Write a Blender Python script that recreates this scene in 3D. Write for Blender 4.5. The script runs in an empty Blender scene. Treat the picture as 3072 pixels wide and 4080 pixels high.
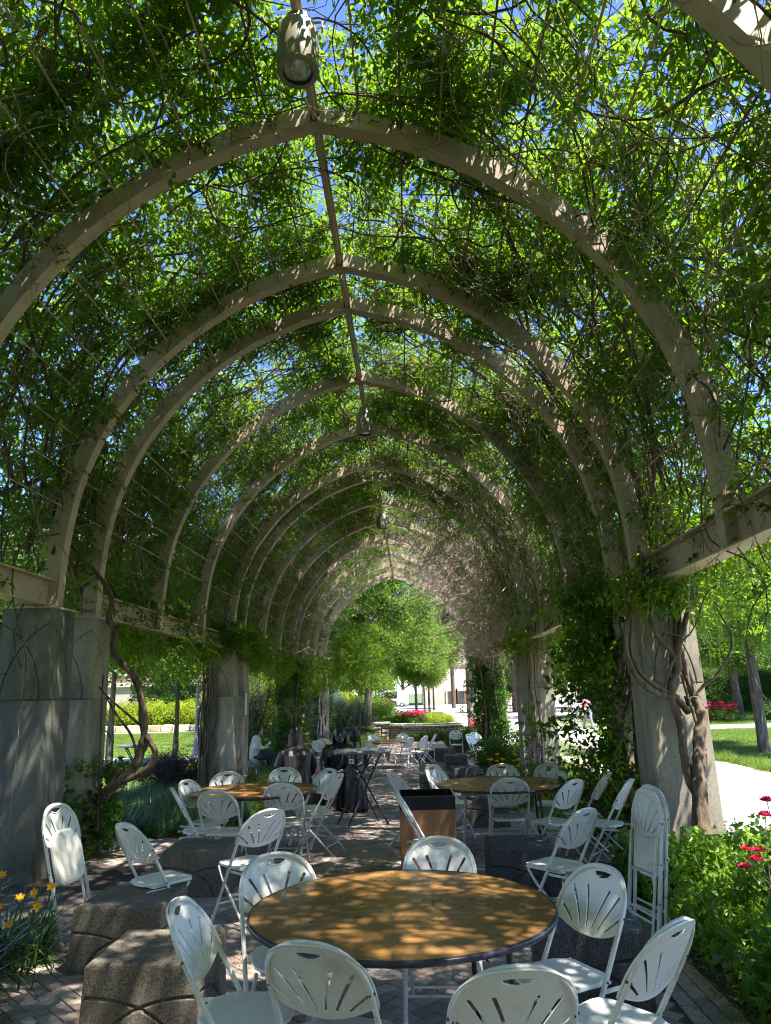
import bpy, math, random
import numpy as np
from mathutils import Vector, Matrix, Euler, geometry
from mathutils import noise as mnoise

R = math.radians
rng = np.random.default_rng(7)
random.seed(7)
SC = bpy.context.scene

# ------------------------------------------------------------------ camera
cam_d = bpy.data.cameras.new('camera')
cam = bpy.data.objects.new('camera', cam_d)
SC.collection.objects.link(cam)
SC.camera = cam
cam_d.sensor_fit = 'VERTICAL'
cam_d.sensor_height = 36.0
cam_d.lens = 2840.0 / 4080.0 * 36.0
cam_d.clip_start = 0.05
cam_d.clip_end = 1500
EYE = 1.79
_d = Vector((109.0, -718.0, -2840.0)).normalized()
_roll = R(-1.5)
_n = Vector((math.cos(_roll), -math.sin(_roll), 0)).cross(_d).normalized()
if _n.y < 0:
    _n = -_n
_r = _d.cross(_n)
# columns of world->camera are the images of world x, y, z
Mwc = Matrix(((_r.x, _d.x, _n.x), (_r.y, _d.y, _n.y), (_r.z, _d.z, _n.z)))
cam.matrix_world = Matrix.Translation((0, 0, EYE)) @ Mwc.transposed().to_4x4()

# ------------------------------------------------------------------ world, sun, exposure
SUN = Vector((0.36, -0.27, 1.0)).normalized()
world = bpy.data.worlds.new('World')
SC.world = world
world.use_nodes = True
wn = world.node_tree
bg = wn.nodes['Background']
sky = wn.nodes.new('ShaderNodeTexSky')
sky.sky_type = 'NISHITA'
sky.sun_disc = False
sky.sun_elevation = math.asin(SUN.z)
sky.sun_rotation = math.atan2(SUN.x, SUN.y)
sky.altitude = 1800
sky.air_density = 1.0
sky.dust_density = 0.1
sky.ozone_density = 4.5
hs = wn.nodes.new('ShaderNodeHueSaturation')
hs.inputs['Saturation'].default_value = 1.1
hs.inputs['Hue'].default_value = .513
wn.links.new(sky.outputs[0], hs.inputs['Color'])
wn.links.new(hs.outputs[0], bg.inputs[0])
bg.inputs[1].default_value = 0.125
sun_d = bpy.data.lights.new('sun', 'SUN')
sun_d.energy = 4.6
sun_d.angle = R(0.53)
sun_d.color = (1.0, 0.955, 0.88)
sun = bpy.data.objects.new('sun', sun_d)
SC.collection.objects.link(sun)
sun.rotation_euler = SUN.to_track_quat('Z', 'Y').to_euler()
SC.view_settings.view_transform = 'Standard'
SC.view_settings.look = 'None'
SC.view_settings.exposure = 2.02
SC.view_settings.gamma = 1.0
SC.view_settings.use_curve_mapping = False
SC.render.engine = 'CYCLES'
cy = SC.cycles
cy.max_bounces = 8
cy.diffuse_bounces = 4
cy.glossy_bounces = 3
cy.transmission_bounces = 6
cy.transparent_max_bounces = 6
cy.use_denoising = True
cy.denoising_prefilter = 'ACCURATE'
cy.filter_width = 1.1
cy.sample_clamp_indirect = 8.0

COL = SC.collection

# ------------------------------------------------------------------ helpers
def link(o, parent=None):
    COL.objects.link(o)
    if parent is not None:
        o.parent = parent
        if getattr(parent, 'get', None) and parent.get('_w'):
            pass
    return o

def tag(o, label=None, cat=None, group=None, kind=None):
    if label: o['label'] = label
    if cat: o['category'] = cat
    if group: o['group'] = group
    if kind: o['kind'] = kind
    return o

def thing(name, label, cat, loc=(0, 0, 0), rz=0.0, group=None):
    o = bpy.data.objects.new(name, None)
    COL.objects.link(o)
    o.empty_display_size = 0.1
    o.location = loc
    o.rotation_euler = (0, 0, rz)
    return tag(o, label, cat, group)

class MB:
    """collects simple solids into one mesh"""
    def __init__(s):
        s.v = []; s.f = []; s.sm = []
    def add(s, vs, fs, smooth=False):
        b = len(s.v)
        s.v.extend([tuple(p) for p in vs])
        for f in fs:
            s.f.append(tuple(i + b for i in f)); s.sm.append(smooth)
    def box(s, c, h, rot=None, taper=None, ch=0.0):
        """c centre, h half sizes, optional chamfer"""
        if ch > 0:
            vs = []; fs = []
            x, y, z = h
            pts = []
            for sx in (-1, 1):
                for sy in (-1, 1):
                    for sz in (-1, 1):
                        pts.append((sx * (x - ch), sy * (y - ch), sz * z))
                        pts.append((sx * (x - ch), sy * y, sz * (z - ch)))
                        pts.append((sx * x, sy * (y - ch), sz * (z - ch)))
            import bmesh
            bm = bmesh.new()
            for p in pts: bm.verts.new(p)
            r = bmesh.ops.convex_hull(bm, input=bm.verts[:])
            bm.verts.index_update()
            vs = [v.co.copy() for v in bm.verts]
            fs = [tuple(v.index for v in f.verts) for f in bm.faces]
            bm.free()
        else:
            x, y, z = h
            t = taper or (1, 1)
            vs = [Vector((sx * x * (t[0] if sz > 0 else 1), sy * y * (t[1] if sz > 0 else 1), sz * z)) for sz in (-1, 1) for sy in (-1, 1) for sx in (-1, 1)]
            fs = [(0, 2, 3, 1), (4, 5, 7, 6), (0, 1, 5, 4), (2, 6, 7, 3), (0, 4, 6, 2), (1, 3, 7, 5)]
        m = rot.to_matrix() if rot is not None else None
        out = []
        for v in vs:
            v = Vector(v)
            if m is not None: v = m @ v
            out.append((v.x + c[0], v.y + c[1], v.z + c[2]))
        s.add(out, fs)
        return s
    def tube(s, pts, r, n=8, cap=True, smooth=True, closed=False):
        pts = [Vector(p) for p in pts]
        k = len(pts)
        rr = r if isinstance(r, (list, tuple)) else [r] * k
        tang = []
        for i in range(k):
            if closed:
                t = pts[(i + 1) % k] - pts[i - 1]
            else:
                t = pts[min(i + 1, k - 1)] - pts[max(i - 1, 0)]
            tang.append(t.normalized() if t.length > 1e-9 else Vector((0, 0, 1)))
        ref = Vector((0, 0, 1)) if abs(tang[0].z) < .9 else Vector((1, 0, 0))
        u = (ref - tang[0] * ref.dot(tang[0])).normalized()
        vs = []
        for i in range(k):
            u = (u - tang[i] * u.dot(tang[i]))
            u = u.normalized() if u.length > 1e-6 else tang[i].orthogonal().normalized()
            w = tang[i].cross(u)
            for j in range(n):
                a = 2 * math.pi * j / n
                vs.append(pts[i] + (u * math.cos(a) + w * math.sin(a)) * rr[i])
        fs = []
        for i in range(k if closed else k - 1):
            i2 = (i + 1) % k
            for j in range(n):
                j2 = (j + 1) % n
                fs.append((i * n + j, i * n + j2, i2 * n + j2, i2 * n + j))
        s.add(vs, fs, smooth)
        if cap and not closed:
            s.add([vs[j] for j in range(n)], [tuple(range(n - 1, -1, -1))])
            s.add([vs[(k - 1) * n + j] for j in range(n)], [tuple(range(n))])
        return s
    def lathe(s, prof, c=(0, 0, 0), n=32, smooth=True, sx=1, sy=1):
        vs = []
        for r, z in prof:
            for j in range(n):
                a = 2 * math.pi * j / n
                vs.append((c[0] + r * math.cos(a) * sx, c[1] + r * math.sin(a) * sy, c[2] + z))
        fs = []
        for i in range(len(prof) - 1):
            for j in range(n):
                j2 = (j + 1) % n
                fs.append((i * n + j, i * n + j2, (i + 1) * n + j2, (i + 1) * n + j))
        s.add(vs, fs, smooth)
        return s
    def disc(s, r, z, c=(0, 0), n=32, up=True):
        vs = [(c[0] + r * math.cos(2 * math.pi * j / n), c[1] + r * math.sin(2 * math.pi * j / n), z) for j in range(n)]
        s.add(vs, [tuple(range(n)) if up else tuple(range(n - 1, -1, -1))])
        return s
    def ball(s, c, r, n=10, m=7, rot=None):
        r = r if isinstance(r, (tuple, list)) else (r, r, r)
        vs = []; fs = []
        M = rot.to_matrix() if rot is not None else None
        for i in range(m + 1):
            ph = math.pi * i / m
            for j in range(n):
                a = 2 * math.pi * j / n
                v = Vector((r[0] * math.sin(ph) * math.cos(a), r[1] * math.sin(ph) * math.sin(a), -r[2] * math.cos(ph)))
                if M is not None: v = M @ v
                vs.append((v.x + c[0], v.y + c[1], v.z + c[2]))
        for i in range(m):
            for j in range(n):
                j2 = (j + 1) % n
                if i == 0: fs.append((j, (i + 1) * n + j2, (i + 1) * n + j))
                elif i == m - 1: fs.append((i * n + j, i * n + j2, (i + 1) * n + j))
                else: fs.append((i * n + j, i * n + j2, (i + 1) * n + j2, (i + 1) * n + j))
        s.add(vs, fs, True)
        return s
    def mesh(s, name, mat=None):
        me = bpy.data.meshes.new(name)
        me.from_pydata(s.v, [], s.f)
        me.polygons.foreach_set('use_smooth', s.sm)
        if mat: me.materials.append(mat)
        me.update()
        return me
    def build(s, name, mat=None, parent=None, world=False):
        o = bpy.data.objects.new(name, s.mesh(name, mat))
        COL.objects.link(o)
        if parent is not None:
            o.parent = parent
            if world:
                o.matrix_parent_inverse = parent_inv(parent)
        return o

def parent_inv(p):
    m = Matrix.Translation(p.location) @ p.rotation_euler.to_matrix().to_4x4()
    return m.inverted()

def mesh_np(name, verts, faces, mat=None, smooth=False):
    """faces: int array (m, k) with one polygon size"""
    me = bpy.data.meshes.new(name)
    verts = np.asarray(verts, dtype=np.float32); faces = np.asarray(faces, dtype=np.int32)
    me.vertices.add(len(verts)); me.vertices.foreach_set('co', verts.ravel())
    m, k = faces.shape
    me.loops.add(m * k); me.loops.foreach_set('vertex_index', faces.ravel())
    me.polygons.add(m)
    me.polygons.foreach_set('loop_start', np.arange(0, m * k, k, dtype=np.int32))
    me.polygons.foreach_set('use_smooth', np.full(m, smooth))
    if mat: me.materials.append(mat)
    me.update(calc_edges=True)
    return me

def obj_np(name, verts, faces, mat=None, parent=None, smooth=False):
    o = bpy.data.objects.new(name, mesh_np(name, verts, faces, mat, smooth))
    COL.objects.link(o)
    if parent is not None: o.parent = parent
    return o

def copy_tree(o, parent=None):
    c = o.copy(); COL.objects.link(c); c.parent = parent
    for ch in list(o.children):
        copy_tree(ch, c)
    return c

def tubes_np(P, Rr, sides=4):
    """P (N,M,3) paths, Rr (N,M) radii -> verts, faces"""
    N, M, _ = P.shape
    T = np.gradient(P, axis=1)
    T /= np.linalg.norm(T, axis=2, keepdims=True) + 1e-9
    ref = np.where(np.abs(T[..., 2:3]) < .8, np.array([0, 0, 1.]), np.array([1., 0, 0]))
    U = np.cross(T, ref); U /= np.linalg.norm(U, axis=2, keepdims=True) + 1e-9
    W = np.cross(T, U)
    a = np.arange(sides) * 2 * np.pi / sides
    V = P[:, :, None, :] + Rr[:, :, None, None] * (U[:, :, None, :] * np.cos(a)[None, None, :, None] + W[:, :, None, :] * np.sin(a)[None, None, :, None])
    V = V.reshape(-1, 3)
    n = np.arange(N)[:, None, None]; i = np.arange(M - 1)[None, :, None]; j = np.arange(sides)[None, None, :]
    j2 = (j + 1) % sides
    base = n * M * sides
    F = np.stack([base + i * sides + j, base + i * sides + j2, base + (i + 1) * sides + j2, base + (i + 1) * sides + j], -1).reshape(-1, 4)
    return V, F

# ------------------------------------------------------------------ materials
def newmat(name):
    m = bpy.data.materials.new(name); m.use_nodes = True
    nt = m.node_tree
    return m, nt, nt.nodes['Principled BSDF']

def N(nt, t, **kw):
    n = nt.nodes.new(t)
    for k, v in kw.items(): setattr(n, k, v)
    return n

def ramp(nt, src, stops):
    r = N(nt, 'ShaderNodeValToRGB')
    el = r.color_ramp.elements
    while len(el) < len(stops): el.new(0.5)
    for e, (p, c) in zip(el, stops):
        e.position = p; e.color = (*c, 1) if len(c) == 3 else c
    nt.links.new(src, r.inputs[0])
    return r.outputs[0]

def mixc(nt, fac, a, b, mode='MIX'):
    m = N(nt, 'ShaderNodeMix'); m.data_type = 'RGBA'; m.blend_type = mode
    for s, v in ((m.inputs[0], fac), (m.inputs[6], a), (m.inputs[7], b)):
        if isinstance(v, (int, float)): s.default_value = v
        elif isinstance(v, tuple): s.default_value = (*v, 1)
        else: nt.links.new(v, s)
    return m.outputs[2]

def noisetex(nt, scale, detail=4, rough=.55, coord='Object', vec=None, dist=0.0, scl=None):
    tc = N(nt, 'ShaderNodeTexCoord')
    n = N(nt, 'ShaderNodeTexNoise')
    n.inputs['Scale'].default_value = scale
    n.inputs['Detail'].default_value = detail
    n.inputs['Roughness'].default_value = rough
    n.inputs['Distortion'].default_value = dist
    src = tc.outputs[coord]
    if scl:
        mp = N(nt, 'ShaderNodeMapping'); mp.inputs['Scale'].default_value = scl
        nt.links.new(src, mp.inputs[0]); src = mp.outputs[0]
    nt.links.new(src, n.inputs['Vector'])
    return n.outputs[0]

def bump(nt, b, h, strength=.3, dist=.01):
    n = N(nt, 'ShaderNodeBump'); n.inputs['Strength'].default_value = strength; n.inputs['Distance'].default_value = dist
    nt.links.new(h, n.inputs['Height']); nt.links.new(n.outputs[0], b.inputs['Normal'])

def simple(name, col, rough=.6, metal=0.0, var=.15, scale=8.0, spec=.4, bmp=0.0, dirt=None, dscale=3.0):
    m, nt, b = newmat(name)
    n = noisetex(nt, scale)
    a = tuple(c * (1 - var) for c in col); c2 = tuple(min(1, c * (1 + var)) for c in col)
    c = ramp(nt, n, [(.3, a), (.7, c2)])
    if dirt:
        n2 = noisetex(nt, dscale, 6, .7)
        f = ramp(nt, n2, [(.52, (0, 0, 0)), (.72, (1, 1, 1))])
        c = mixc(nt, f, c, dirt)
    nt.links.new(c, b.inputs['Base Color'])
    b.inputs['Roughness'].default_value = rough
    b.inputs['Metallic'].default_value = metal
    b.inputs['Specular IOR Level'].default_value = spec
    if bmp: bump(nt, b, noisetex(nt, scale * 12, 3), bmp, .004)
    return m

def leafmat(name, dif, trn, fac=.45, rough=.45, var=.35, spec=.35):
    m, nt, b = newmat(name)
    oi = N(nt, 'ShaderNodeObjectInfo')
    nz = noisetex(nt, 2.3, 2, .5, coord='Object')
    lo = tuple(c * (1 - var) for c in dif); hi = tuple(c * (1 + var) for c in dif)
    hi = (hi[0] * 1.25, hi[1], hi[2])
    c = ramp(nt, oi.outputs['Random'], [(0, lo), (1, hi)])
    c = mixc(nt, nz, c, dif)
    lo2 = tuple(x * (1 - var * .7) for x in trn); hi2 = (trn[0] * (1 + var * .9), trn[1] * (1 + var * .35), trn[2])
    c2 = ramp(nt, oi.outputs['Random'], [(0, lo2), (1, hi2)])
    nt.links.new(c, b.inputs['Base Color'])
    b.inputs['Roughness'].default_value = rough
    b.inputs['Specular IOR Level'].default_value = spec
    t = N(nt, 'ShaderNodeBsdfTranslucent'); nt.links.new(c2, t.inputs[0])
    mx = N(nt, 'ShaderNodeMixShader'); mx.inputs[0].default_value = fac
    nt.links.new(b.outputs[0], mx.inputs[1]); nt.links.new(t.outputs[0], mx.inputs[2])
    nt.links.new(mx.outputs[0], nt.nodes['Material Output'].inputs[0])
    return m

def concrete(name, base, dark, aggr=False, scale=3.0, moss=None):
    m, nt, b = newmat(name)
    n1 = noisetex(nt, scale, 8, .6, coord='Object', scl=(1.4, 1.4, .22))
    c = ramp(nt, n1, [(.36, dark), (.60, base)])
    n2 = noisetex(nt, 60, 3, .6)
    c = mixc(nt, .35, c, ramp(nt, n2, [(.35, tuple(x * .55 for x in base)), (.65, tuple(min(1, x * 1.35) for x in base))]))
    n3 = noisetex(nt, 1.1, 5, .65)
    c = mixc(nt, ramp(nt, n3, [(.5, (0, 0, 0)), (.75, (.8, .8, .8))]), c, tuple(x * .5 for x in dark))
    if moss:
        n4 = noisetex(nt, 2.2, 6, .7, scl=(1, 1, .3))
        c = mixc(nt, ramp(nt, n4, [(.5, (0, 0, 0)), (.7, (.6, .6, .6))]), c, moss)
    h = n2
    if aggr:
        tc = N(nt, 'ShaderNodeTexCoord')
        vo = N(nt, 'ShaderNodeTexVoronoi'); vo.inputs['Scale'].default_value = 150
        nt.links.new(tc.outputs['Object'], vo.inputs['Vector'])
        pc = ramp(nt, vo.outputs['Color'], [(.1, tuple(x * .45 for x in dark)), (.5, base), (.95, tuple(min(1, x * 1.9) for x in base))])
        c = mixc(nt, .40, c, pc)
        edge = ramp(nt, vo.outputs['Distance'], [(.25, (1, 1, 1)), (.6, (.1, .1, .1))])
        c = mixc(nt, 1.0, c, mixc(nt, .5, edge, (1, 1, 1)), 'MULTIPLY')
        h = vo.outputs['Distance']
        bump(nt, b, h, .3, -.002)
    else:
        bump(nt, b, h, .35, .004)
    nt.links.new(c, b.inputs['Base Color'])
    b.inputs['Roughness'].default_value = .9
    b.inputs['Specular IOR Level'].default_value = .2
    return m

M = {}
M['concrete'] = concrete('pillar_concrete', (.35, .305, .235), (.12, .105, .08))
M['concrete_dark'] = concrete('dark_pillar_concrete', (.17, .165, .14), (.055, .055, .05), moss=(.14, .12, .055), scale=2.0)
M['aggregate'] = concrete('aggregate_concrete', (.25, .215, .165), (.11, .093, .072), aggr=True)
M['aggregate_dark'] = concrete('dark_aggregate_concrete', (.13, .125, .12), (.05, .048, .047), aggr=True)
M['steel'] = simple('painted_steel', (.50, .385, .285), rough=.45, var=.12, scale=3, dirt=(.36, .26, .18), dscale=2.2, bmp=.1)
M['steel_joint'] = simple('weathered_steel', (.17, .13, .10), rough=.7, var=.3, scale=6)
M['white_plastic'] = simple('white_plastic', (.84, .81, .73), rough=.38, var=.05, scale=5, dirt=(.62, .64, .57), dscale=5, spec=.5)
M['white_tube'] = simple('white_painted_tube', (.74, .71, .63), rough=.35, var=.08, scale=9, dirt=(.42, .38, .32), dscale=9, spec=.5)
M['grimy_plastic'] = simple('grimy_plastic', (.67, .65, .56), rough=.45, var=.1, scale=5, dirt=(.42, .43, .34), dscale=4, spec=.45)
M['rivet'] = simple('rusty_rivet', (.10, .06, .04), rough=.6, metal=.3)
M['black_edge'] = simple('black_vinyl', (.035, .03, .045), rough=.35, var=.3, scale=20, dirt=(.12, .10, .12), dscale=14)
M['black_tube'] = simple('black_tube', (.025, .025, .03), rough=.4, var=.2)
M['grey_tube'] = simple('grey_tube', (.42, .42, .43), rough=.35, metal=.3, var=.15)
M['grey_top'] = simple('grey_plastic', (.16, .17, .19), rough=.4, var=.08)
M['apron'] = simple('varnished_wood', (.50, .23, .06), rough=.4, var=.25, scale=12)
M['bin_brown'] = simple('brown_panel', (.30, .145, .065), rough=.55, var=.12, scale=2.5, dirt=(.20, .10, .05), dscale=2)
M['bin_black'] = simple('black_gloss', (.012, .012, .016), rough=.16, var=.2, spec=.6)
M['bronze'] = simple('dark_bronze', (.022, .019, .018), rough=.42, metal=.35, var=.5, scale=7, spec=.6, bmp=.15)
M['lamp_metal'] = simple('lamp_metal', (.26, .235, .165), rough=.42, var=.12, scale=2.5, dirt=(.26, .21, .15), dscale=3, spec=.5)
M['asphalt_pole'] = simple('lamp_post_paint', (.34, .28, .28), rough=.5, var=.1)
M['soil'] = simple('soil', (.055, .038, .026), rough=1, var=.5, scale=9, bmp=.8)
M['mulch'] = simple('mulch', (.10, .065, .045), rough=1, var=.6, scale=30, bmp=.9)
M['pebble'] = simple('pebble', (.55, .53, .50), rough=.8, var=.35, scale=30)
M['stone_cap'] = simple('cap_stone', (.62, .58, .50), rough=.9, var=.2, scale=6, bmp=.5)
M['card'] = simple('paper_card', (.8, .8, .8), rough=.7, var=.02)
M['card_print'] = simple('printed_ink', (.05, .05, .06), rough=.7, var=.02)
M['lilac'] = simple('blossom_magenta', (.42, .012, .05), rough=.5, var=.3, scale=40)
M['rose'] = leafmat('rose_petal', (.60, .02, .11), (.80, .05, .18), .3, var=.25)
M['yellow'] = leafmat('yellow_petal', (.78, .42, .015), (.85, .5, .02), .35, var=.15)
M['darkred'] = leafmat('dark_red_petal', (.22, .005, .015), (.3, .01, .02), .3)

def bark(name, a, b_, sc=(1, 1, .18), scale=26):
    m, nt, b = newmat(name)
    n = noisetex(nt, scale, 6, .65, scl=sc, dist=.6)
    c = ramp(nt, n, [(.32, a), (.68, b_)])
    nt.links.new(c, b.inputs['Base Color'])
    b.inputs['Roughness'].default_value = .95
    b.inputs['Specular IOR Level'].default_value = .15
    bump(nt, b, n, 1.0, .012)
    return m
M['vine_bark'] = bark('vine_bark', (.06, .040, .027), (.24, .175, .12))
M['vine_dark'] = bark('dark_vine_bark', (.05, .036, .026), (.20, .145, .10))
M['twig'] = simple('twig', (.25, .18, .125), rough=.8, var=.45, scale=5)
M['twig_light'] = simple('pale_tendril', (.36, .30, .19), rough=.7, var=.3, scale=4)
M['twig_bare'] = simple('bare_twig', (.46, .36, .30), rough=.9, var=.35, scale=4)
M['tree_bark'] = bark('tree_bark', (.05, .038, .03), (.20, .165, .14), scale=14)

M['wisteria'] = leafmat('wisteria_leaf', (.052, .112, .016), (.25, .45, .018), .52)
M['ivy'] = leafmat('ivy_leaf', (.042, .11, .018), (.20, .40, .022), .45, rough=.4)
M['treeleaf'] = leafmat('tree_leaf', (.065, .135, .025), (.17, .34, .025), .40)
M['treelight'] = leafmat('light_tree_leaf', (.12, .22, .04), (.32, .52, .05), .46)
M['conifer'] = leafmat('conifer_needle', (.018, .045, .022), (.03, .06, .02), .15)
M['bluespruce'] = leafmat('blue_needle', (.12, .19, .20), (.08, .12, .1), .15)
M['hedgeleaf'] = leafmat('hedge_leaf', (.05, .12, .018), (.14, .30, .02), .35)
M['chartreuse'] = leafmat('chartreuse_leaf', (.24, .34, .02), (.40, .50, .02), .4)
M['brightleaf'] = leafmat('bright_shrub_leaf', (.12, .25, .025), (.32, .52, .03), .42, rough=.4)
M['grassblade'] = leafmat('grass_blade', (.085, .16, .02), (.22, .36, .02), .35, rough=.5)
M['lilyturf'] = leafmat('lilyturf_blade', (.035, .085, .022), (.12, .26, .03), .3, rough=.3, spec=.6)
M['purpleshrub'] = leafmat('dusky_shrub_leaf', (.05, .03, .028), (.09, .05, .03), .3)
M['groundleaf'] = leafmat('pale_ground_leaf', (.20, .28, .06), (.3, .4, .06), .3)

# plywood table top
def plywood():
    m, nt, b = newmat('varnished_plywood')
    n = noisetex(nt, 5, 8, .62, scl=(.35, 3.2, 1), dist=.8)
    c = ramp(nt, n, [(.28, (.17, .085, .028)), (.55, (.27, .135, .042)), (.8, (.38, .19, .055))])
    n2 = noisetex(nt, 1.7, 5, .7)
    c = mixc(nt, ramp(nt, n2, [(.45, (0, 0, 0)), (.75, (.75, .75, .75))]), c, (.15, .115, .065))
    # scratches
    tc = N(nt, 'ShaderNodeTexCoord')
    mp = N(nt, 'ShaderNodeMapping'); mp.inputs['Scale'].default_value = (2.2, 45, 1); mp.inputs['Rotation'].default_value = (0, 0, .5)
    nt.links.new(tc.outputs['Object'], mp.inputs[0])
    w = N(nt, 'ShaderNodeTexNoise'); w.inputs['Scale'].default_value = 2.2; w.inputs['Detail'].default_value = 2
    nt.links.new(mp.outputs[0], w.inputs['Vector'])
    f = ramp(nt, w.outputs[0], [(.69, (0, 0, 0)), (.715, (.35, .35, .35)), (.74, (0, 0, 0))])
    c = mixc(nt, f, c, (.62, .50, .32))
    nt.links.new(c, b.inputs['Base Color'])
    b.inputs['Roughness'].default_value = .33
    r2 = ramp(nt, n2, [(.3, (.25, .25, .25)), (.7, (.5, .5, .5))])
    nt.links.new(r2, b.inputs['Roughness'])
    b.inputs['Specular IOR Level'].default_value = .5
    g = noisetex(nt, 9, 3, .5, scl=(.25, 9, 1), dist=.3)
    c2 = mixc(nt, ramp(nt, g, [(.52, (0, 0, 0)), (.64, (.5, .5, .5))]), c, (.11, .055, .022))
    nt.links.new(c2, b.inputs['Base Color'])
    bump(nt, b, noisetex(nt, 25, 4, scl=(.4, 3, 1)), .12, .003)
    return m
M['plywood'] = plywood()

def brickmat(i, col):
    m, nt, b = newmat('paver_%s' % i)
    n = noisetex(nt, 7, 6, .7, coord='Object')
    oi = N(nt, 'ShaderNodeObjectInfo')
    c = ramp(nt, n, [(.3, tuple(x * .6 for x in col)), (.7, tuple(x * 1.3 for x in col))])
    c = mixc(nt, .5, c, ramp(nt, noisetex(nt, 90, 3), [(.3, tuple(x * .5 for x in col)), (.7, tuple(x * 1.5 for x in col))]))
    nt.links.new(c, b.inputs['Base Color'])
    b.inputs['Roughness'].default_value = .85
    b.inputs['Specular IOR Level'].default_value = .3
    bump(nt, b, noisetex(nt, 110, 3), .5, .003)
    return m
PAVER = [brickmat('tan', (.36, .285, .23)), brickmat('grey', (.30, .26, .23)), brickmat('rose', (.35, .25, .205)), brickmat('dark', (.24, .19, .165))]

def ground_mat(name, a, b_, scale, fine=120, bm=.4):
    m, nt, b = newmat(name)
    n = noisetex(nt, scale, 8, .6, coord='Object')
    c = ramp(nt, n, [(.3, a), (.7, b_)])
    n2 = noisetex(nt, fine, 3)
    c = mixc(nt, .3, c, ramp(nt, n2, [(.3, tuple(x * .6 for x in a)), (.7, tuple(min(1, x * 1.3) for x in b_))]))
    nt.links.new(c, b.inputs['Base Color'])
    b.inputs['Roughness'].default_value = .95
    bump(nt, b, n2, bm, .01)
    return m
M['lawn'] = ground_mat('lawn_soil', (.07, .12, .018), (.13, .18, .035), .8)
M['path'] = ground_mat('path_concrete', (.30, .275, .24), (.38, .35, .305), 1.2, 150, .15)
M['far_ground'] = ground_mat('field', (.06, .10, .02), (.10, .13, .04), .2)

# ------------------------------------------------------------------ scatter by geometry nodes
def make_variants(name, meshes):
    c = bpy.data.collections.new(name)
    for i, me in enumerate(meshes):
        c.objects.link(bpy.data.objects.new(name + '_piece', me))
    return c

_gn = {}
def gn_group(coll):
    if coll.name in _gn: return _gn[coll.name]
    g = bpy.data.node_groups.new('scatter_' + coll.name, 'GeometryNodeTree')
    g.interface.new_socket('Geometry', in_out='INPUT', socket_type='NodeSocketGeometry')
    g.interface.new_socket('Geometry', in_out='OUTPUT', socket_type='NodeSocketGeometry')
    gi = g.nodes.new('NodeGroupInput'); go = g.nodes.new('NodeGroupOutput')
    m2p = g.nodes.new('GeometryNodeMeshToPoints')
    ci = g.nodes.new('GeometryNodeCollectionInfo')
    ci.inputs['Collection'].default_value = coll
    ci.inputs['Separate Children'].default_value = True
    ci.inputs['Reset Children'].default_value = True
    ip = g.nodes.new('GeometryNodeInstanceOnPoints')
    ip.inputs['Pick Instance'].default_value = True
    ar = g.nodes.new('GeometryNodeInputNamedAttribute'); ar.data_type = 'FLOAT_VECTOR'; ar.inputs['Name'].default_value = 'rot'
    asc = g.nodes.new('GeometryNodeInputNamedAttribute'); asc.data_type = 'FLOAT'; asc.inputs['Name'].default_value = 'scl'
    L = g.links.new
    L(gi.outputs[0], m2p.inputs['Mesh']); L(m2p.outputs[0], ip.inputs['Points'])
    L(ci.outputs[0], ip.inputs['Instance'])
    L(ar.outputs[0], ip.inputs['Rotation']); L(asc.outputs[0], ip.inputs['Scale'])
    L(ip.outputs[0], go.inputs[0])
    _gn[coll.name] = g
    return g

def scatter(name, pts, rot, scl, coll, parent=None, label=None, cat=None, kind='stuff', group=None):
    pts = np.asarray(pts, dtype=np.float32)
    n = len(pts)
    me = bpy.data.meshes.new(name)
    me.vertices.add(n); me.vertices.foreach_set('co', pts.ravel())
    a = me.attributes.new('rot', 'FLOAT_VECTOR', 'POINT'); a.data.foreach_set('vector', np.asarray(rot, dtype=np.float32).ravel())
    s = me.attributes.new('scl', 'FLOAT', 'POINT'); s.data.foreach_set('value', np.asarray(scl, dtype=np.float32).ravel())
    o = bpy.data.objects.new(name, me)
    COL.objects.link(o)
    if parent is not None: o.parent = parent
    md = o.modifiers.new('scatter', 'NODES'); md.node_group = gn_group(coll)
    tag(o, label, cat, group, kind)
    return o

def rots(n, tilt=math.pi, tilt0=0.0):
    r = np.zeros((n, 3)); r[:, 2] = rng.uniform(0, 2 * np.pi, n)
    r[:, 0] = rng.uniform(-tilt, tilt, n) + tilt0; r[:, 1] = rng.uniform(-tilt, tilt, n)
    return r

# leaf pieces -------------------------------------------------------
def leaf_faces(V, F, base, d, side, nrm, L, W, fold=.25, droop=.15):
    """a pointed oval leaf: 6 verts, 4 tris; d direction, side, nrm unit vectors (np)"""
    b = len(V)
    V.append(base)
    V.append(base + d * L * .38 + side * W * .5 + nrm * W * fold)
    V.append(base + d * L * .38 - side * W * .5 + nrm * W * fold)
    V.append(base + d * L * .5)
    V.append(base + d * L - nrm * L * droop)
    F += [(b, b + 1, b + 3), (b, b + 3, b + 2), (b + 1, b + 4, b + 3), (b + 3, b + 4, b + 2)]

def nv(v):
    v = np.asarray(v, float); return v / (np.linalg.norm(v) + 1e-9)

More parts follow.
